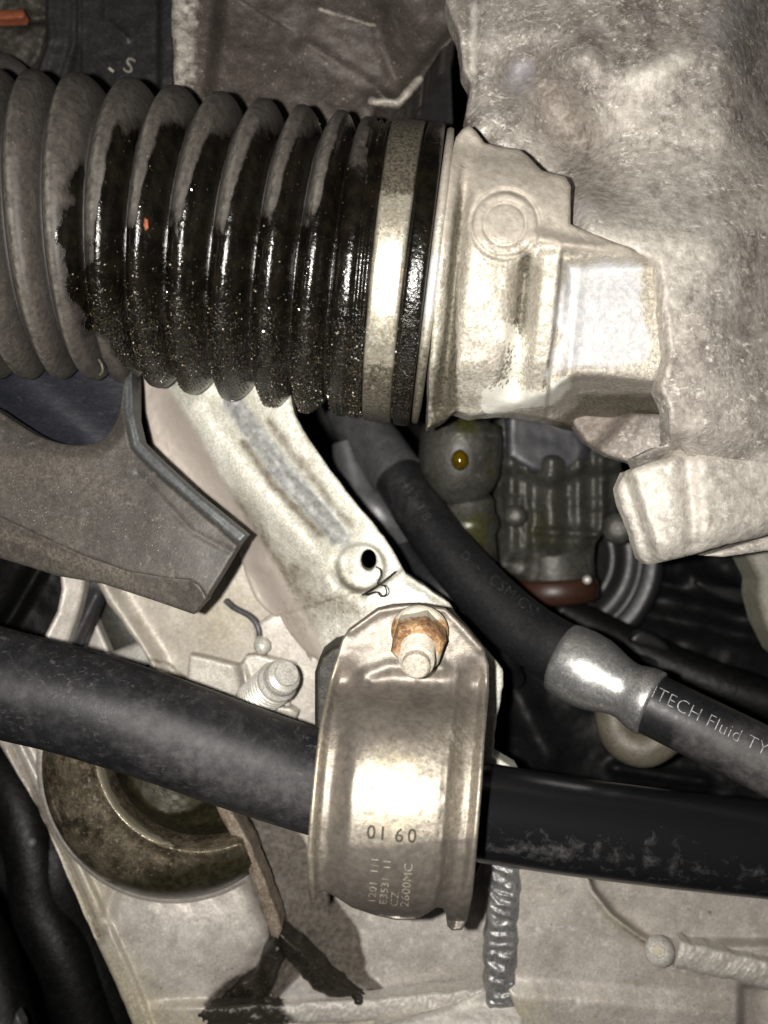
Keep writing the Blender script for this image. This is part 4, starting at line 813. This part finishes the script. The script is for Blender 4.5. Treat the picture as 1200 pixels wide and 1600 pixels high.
# ============================================================ hoses with the crimped joint
hz = thing('fluid_hose', 'black printed fluid hose with a crimped silver sleeve running to the lower right', 'hose', 860, 1000, 23)
hp1 = [(620, 742, 27.6), (650, 792, 27.0), (700, 862, 26.0), (760, 930, 25.0), (820, 985, 24.0), (886, 1028, 23.0)]
H1 = curve_pts([P(*a) for a in hp1], 10)
tube('upper_hose', H1, list(np.linspace(.84, .93, len(H1))), hose_m, hz, 48, attrs={'dust': lambda X, Y: .20+.15*blob(X, Y, 640, 780, 50, 60)})
tube('hose_tail_pipe', curve_pts([P(530, 600, 30), P(560, 660, 29), P(590, 700, 28.3), P(622, 746, 27.6)], 6), .95, mid_grey, hz, 40)
f0, f1 = P(876, 1026, 23.0), P(1020, 1100, 21.6)
lathe('crimp_sleeve', f0, f1, [(0, .92), (.02, 1.02), (.08, 1.06), (.22, 1.08), (.38, 1.05), (.50, .96), (.60, .86), (.68, .80), (.74, .79), (.80, .83), (.88, .90), (.96, .92), (1.0, .90), (1.0, .6)], ferr, hz, 64)
ha, hb = P(1012, 1097, 21.7), P(1200, 1190, 20.6); H2 = [ha+(hb-ha)*t for t in np.linspace(0, 2.2, 30)]
tube('lower_hose', H2, [.84]*len(H2), hose_m, hz, 48, attrs={'dust': lambda X, Y: np.clip(.15+.5*ridge(X, Y, [(1060, 1150), (1130, 1180), (1260, 1240)], 34)*ss(1030, 1070, X)+.35*ss(1100, 1200, X), 0, 1)})
h2d = lambda X, Y: raycyl(X, Y, P(1012, 1097, 21.7), P(1200, 1190, 20.6), .845)
text_on('hose_print', 'ITECH Fluid TYPE', 1015, 1088, 30, 27.5, h2d, print_m, hz, eps=.012, thin=-.7, sx=1.0, shear=-.05)
for (s_, x_, y_, z_, r_) in [('CSM/CSM', 762, 908, 24, 38), ('D  >', 718, 868, 20, 47), ('H12 3/8', 622, 752, 22, 57)]:
    a_ = min(range(len(hp1)-1), key=lambda i: abs(hp1[i][0]+25-x_)); 
    hd = (lambda i: (lambda X, Y: raycyl(X, Y, P(*hp1[i]), P(*hp1[i+1]), .93)))(a_)
    text_on('hose_print', s_, x_, y_, z_, r_, hd, print_dim, hz, eps=.02, thin=-.5)['kind'] = 'stuff'
h3 = thing('thin_black_hose', 'thin black hose running in the shade below the printed hose', 'hose', 700, 950, 26)
tube('hose_body', curve_pts([P(590, 800, 29), P(640, 870, 28), P(700, 932, 27), P(770, 1000, 27), P(800, 1060, 28.5)], 6), .45, hose_m, h3, 24, attrs={'dust': lambda X, Y: 0*X})
nb = thing('shiny_elbow', 'shiny dark metal elbow behind the edge of the white arm', 'elbow', 600, 800, 28)
tube('elbow_pipe', curve_pts([P(540, 690, 28.5), P(560, 760, 28.5), P(596, 806, 28.2), P(640, 850, 28.5)], 6), [.5+.3*math.sin(i/6) for i in range(19)], mid_grey, nb, 32)

# ============================================================ fittings deep in the middle
bc = thing('ball_joint_cup', 'oily round grey cup with an amber oil drop hanging under the rack housing', 'joint', 718, 715, 27)
lathe('cup_body', P(722, 640, 27.5), P(716, 790, 27.5), [(0, .9), (.05, .95), (.15, 1.0), (.17, 1.34), (.3, 1.42), (.5, 1.42), (.68, 1.35), (.82, 1.15), (.93, .85), (1, .4)], grey_fit, bc, 64, attrs={'olive': lambda X, Y: np.clip(.9*blob(X, Y, 728, 668, 30, 14)+.4*blob(X, Y, 680, 740, 20, 40)+.5*blob(X, Y, 765, 730, 14, 40)+.1, 0, 1)})
lathe('cup_stem', P(728, 775, 27.9), P(738, 880, 27.9), [(0, .8), (.1, .95), (.3, .95), (.34, 1.05), (.5, 1.05), (.6, .9), (1, .9)], grey_fit, bc, 40, attrs={'olive': lambda X, Y: .35+.4*blob(X, Y, 745, 835, 20, 30)})
od = thing('oil_drop', 'amber drop of oil hanging on the grey joint cup', 'oil drop', 718, 718, 26)
lathe('drop_body', P(718, 702, 25.95), P(719, 736, 25.95), [(0, .02), (.06, .12), (.2, .22), (.45, .29), (.7, .27), (.88, .18), (.97, .08), (1, .01)], oil_m, od, 24)
vb = thing('valve_body', 'grey ribbed valve body with bolts, dim behind the hose', 'valve body', 860, 780, 29)
def val_d(X, Y):
    d = 28.8+.0*X
    for cx, wd, hh in ((800, 14, .5), (822, 9, .35), (862, 22, .8), (905, 14, .5), (940, 10, .4)): d = d-hh*np.exp(-((X-cx)/wd)**2)*ss(700, 720, Y)*(1-ss(845, 880, Y))
    d = d+.8*(1-ss(725, 745, Y+.1*(X-860)*0))*ss(845, 780, X+Y-745)*0-.5*(1-ss(722, 748, Y-20*np.exp(-((X-862)/40)**2)))
    d = d-.3*ridge(X, Y, [(840, 830), (930, 835)], 6)+.2*fbm(X, Y, 40, 4, 14)
    return d
relief('valve_block', [(776, 640), (960, 640), (972, 740), (965, 800), (930, 850), (925, 905), (900, 915), (830, 912), (780, 890), (772, 780)], val_d, grey_fit, vb, thick=3, rr=14, step=3, attrs={'olive': lambda X, Y: .2+.3*blob(X, Y, 850, 830, 60, 60)})
for (bx_, by_, r_) in ((806, 806, .40), (745, 660, .3), (918, 906, .16), (966, 826, .55)):
    lathe('cap_bolt', P(bx_, by_, 28.3), P(bx_-1, by_, 27.6), [(0, r_), (.7, r_), (.9, r_*.85), (1, r_*.4)], bright_m if r_ < .2 else grey_fit, vb, 24, attrs={'olive': lambda X, Y: .2+0*X})
relief('dark_cap', [(790, 640), (900, 640), (925, 700), (912, 730), (870, 748), (830, 740), (790, 716)], lambda X, Y: 27.8+.06*fbm(X, Y, 60, 3, 5), surf('dull_grey', (.022, .022, .026), (.04, .04, .046), None, scale=2, rough=(.35, .5), bump=((6, .004),)), vb, thick=1, rr=16, step=3)
lathe('base_drum', P(864, 838, 30), P(866, 915, 30), [(0, 1.3), (.2, 1.45), (.9, 1.5), (1, 1.45)], grey_fit, vb, 48, attrs={'olive': lambda X, Y: .3+0*X})
sr = thing('brown_red_seal_ring', 'brown-red seal ring under the grey valve body', 'seal ring', 865, 920, 30)
lathe('ring_body', P(864, 902, 29.8), P(866, 940, 29.8), [(0, 1.5), (.15, 1.62), (.5, 1.66), (.85, 1.6), (1, 1.4)], red_ring, sr, 48)
pu = thing('black_pulley', 'large black grooved pulley in the dark behind the valve body', 'pulley', 880, 880, 33)
prf = []
for i in range(16):
    r = 3.9-i*.16; prf.append((.30+.06*math.sin(i*2.2)-.02*i, r))
pul = surf('pulley_black', (.009, .009, .0095), (.015, .015, .0155), None, scale=1, rough=(.35, .5), bump=((4, .01),))
lathe('pulley_disc', P(870, 872, 34.5), P(868, 868, 30.6), [(0, 3.6), (.3, 4.1), (.55, 4.15), (.62, 4.0), (.63, 3.7), (.61, 3.5), (.64, 3.3), (.64, 3.15), (.60, 3.0), (.60, 2.5), (.66, 2.35), (.66, 2.0), (.60, 1.9), (.6, .1)], pul, pu, 72)
el = thing('tan_pipe_elbow', 'dull tan curved pipe elbow under the crimped sleeve', 'elbow', 990, 1170, 23.5)
tube('elbow_body', curve_pts([P(958, 1080, 25), P(960, 1130, 24.8), P(978, 1160, 24.5), P(1010, 1168, 24.3), P(1045, 1145, 24.3), P(1070, 1120, 24.5)], 6), .58, tan_m, el, 32)
bh = thing('broad_black_duct', 'broad black plastic duct crossing the dark gap at right', 'duct', 1080, 1040, 30)
tube('duct_body', curve_pts([P(880, 960, 32), P(1000, 1020, 31), P(1120, 1070, 30), P(1300, 1130, 29)], 6), .85, black_dim, bh, 40)
bk = thing('black_cover_ribs', 'ribbed black engine cover in the dark gap at right', 'cover', 1080, 960, 33)
relief('cover_skin', [(960, 820), (1260, 780), (1260, 1100), (1000, 1060)], lambda X, Y: 32.5-.7*ridge(X, Y, [(1000, 905), (1200, 950)], 14)-.6*ridge(X, Y, [(1010, 960), (1240, 1010)], 16)-.8*ridge(X, Y, [(1080, 900), (1170, 935)], 14)+.3*fbm(X, Y, 60, 3, 3), black_pl, bk, thick=1, rr=10, step=5)
relief('grey_flap', [(1088, 908), (1120, 915), (1166, 922), (1172, 944), (1140, 940), (1100, 922)], lambda X, Y: 30.5+0*X, pul, bk, thick=.3, rr=8, step=3, smooth=4)
relief('grey_flap', [(984, 1002), (1000, 985), (1030, 996), (1046, 1016), (1010, 1012)], lambda X, Y: 29+0*X, pul, bk, thick=.3, rr=8, step=3, smooth=4)
gd = thing('grey_drum_edge', 'dull grey-olive drum edge entering at the right border below the lug', 'drum', 1200, 920, 26)
relief('drum_face', [(1160, 862), (1260, 840), (1260, 1060), (1215, 1020), (1192, 975), (1180, 930), (1182, 905)], lambda X, Y: 25.5+.01*(1200-X)+.05*fbm(X, Y, 30, 3, 3), surf('drum_olive', (.16, .15, .12), (.22, .21, .17), None, scale=1.5, rough=(.5, .6), bump=((6, .01),)), gd, thick=1, rr=12, step=4)
md = thing('dark_floor_cover', 'black moulded cover in the gap right of the clamp', 'cover', 860, 1130, 30)
relief('cover_panel', [(740, 960), (960, 1010), (1300, 1110), (1300, 1420), (740, 1420)], lambda X, Y: 30-.8*ridge(X, Y, [(800, 1080), (860, 1180)], 30)-.6*ridge(X, Y, [(960, 1200), (1100, 1222)], 10)+.25*fbm(X, Y, 60, 4, 23), black_pl, md, thick=1, rr=10, step=5)
# dark left: gap between shield and bar, and the cables at bottom-left
dl = thing('black_wheel_liner', 'matt black liner in the gap between shield and bar at far left', 'liner', 40, 940, 29)
relief('liner_skin', [(-150, 800), (130, 850), (140, 1100), (-150, 1100)], lambda X, Y: 28.5-.9*ridge(X, Y, [(60, 890), (20, 960), (-10, 1000)], 12)+.1*fbm(X, Y, 60, 3, 3), black_dim, dl, thick=1, rr=8, step=5)
bl = thing('black_cable_bundle', 'black cables hanging in the dark lower left corner', 'cables', 70, 1430, 28)
tube('cable', curve_pts([P(-40, 1150, 30), P(20, 1240, 29), P(48, 1330, 28.5), P(62, 1420, 28.2), P(100, 1500, 28), P(150, 1640, 28)], 6), .9, black_dim, bl, 32)
tube('cable', curve_pts([P(60, 1200, 31), P(80, 1340, 29), P(110, 1450, 29), P(160, 1560, 29), P(180, 1700, 29)], 6), 1.1, black_dim, bl, 32)
tube('cable', curve_pts([P(-80, 1380, 30), P(-20, 1500, 29), P(20, 1660, 28)], 6), 1.0, black_dim, bl, 32)
lathe('cable_stud', P(48, 1317, 27.6), P(50, 1316, 27.2), [(0, .16), (.6, .18), (1, .1)], surf('stud_grey', (.12, .12, .12), (.16, .16, .16), None, scale=2, rough=(.3, .4), bump=((8, .001),)), bl, 16)
relief('grey_tip', [(18, 1600), (26, 1582), (36, 1600), (40, 1640), (14, 1640)], lambda X, Y: 25+0*X, mid_grey, bl, thick=.3, rr=6, step=3)
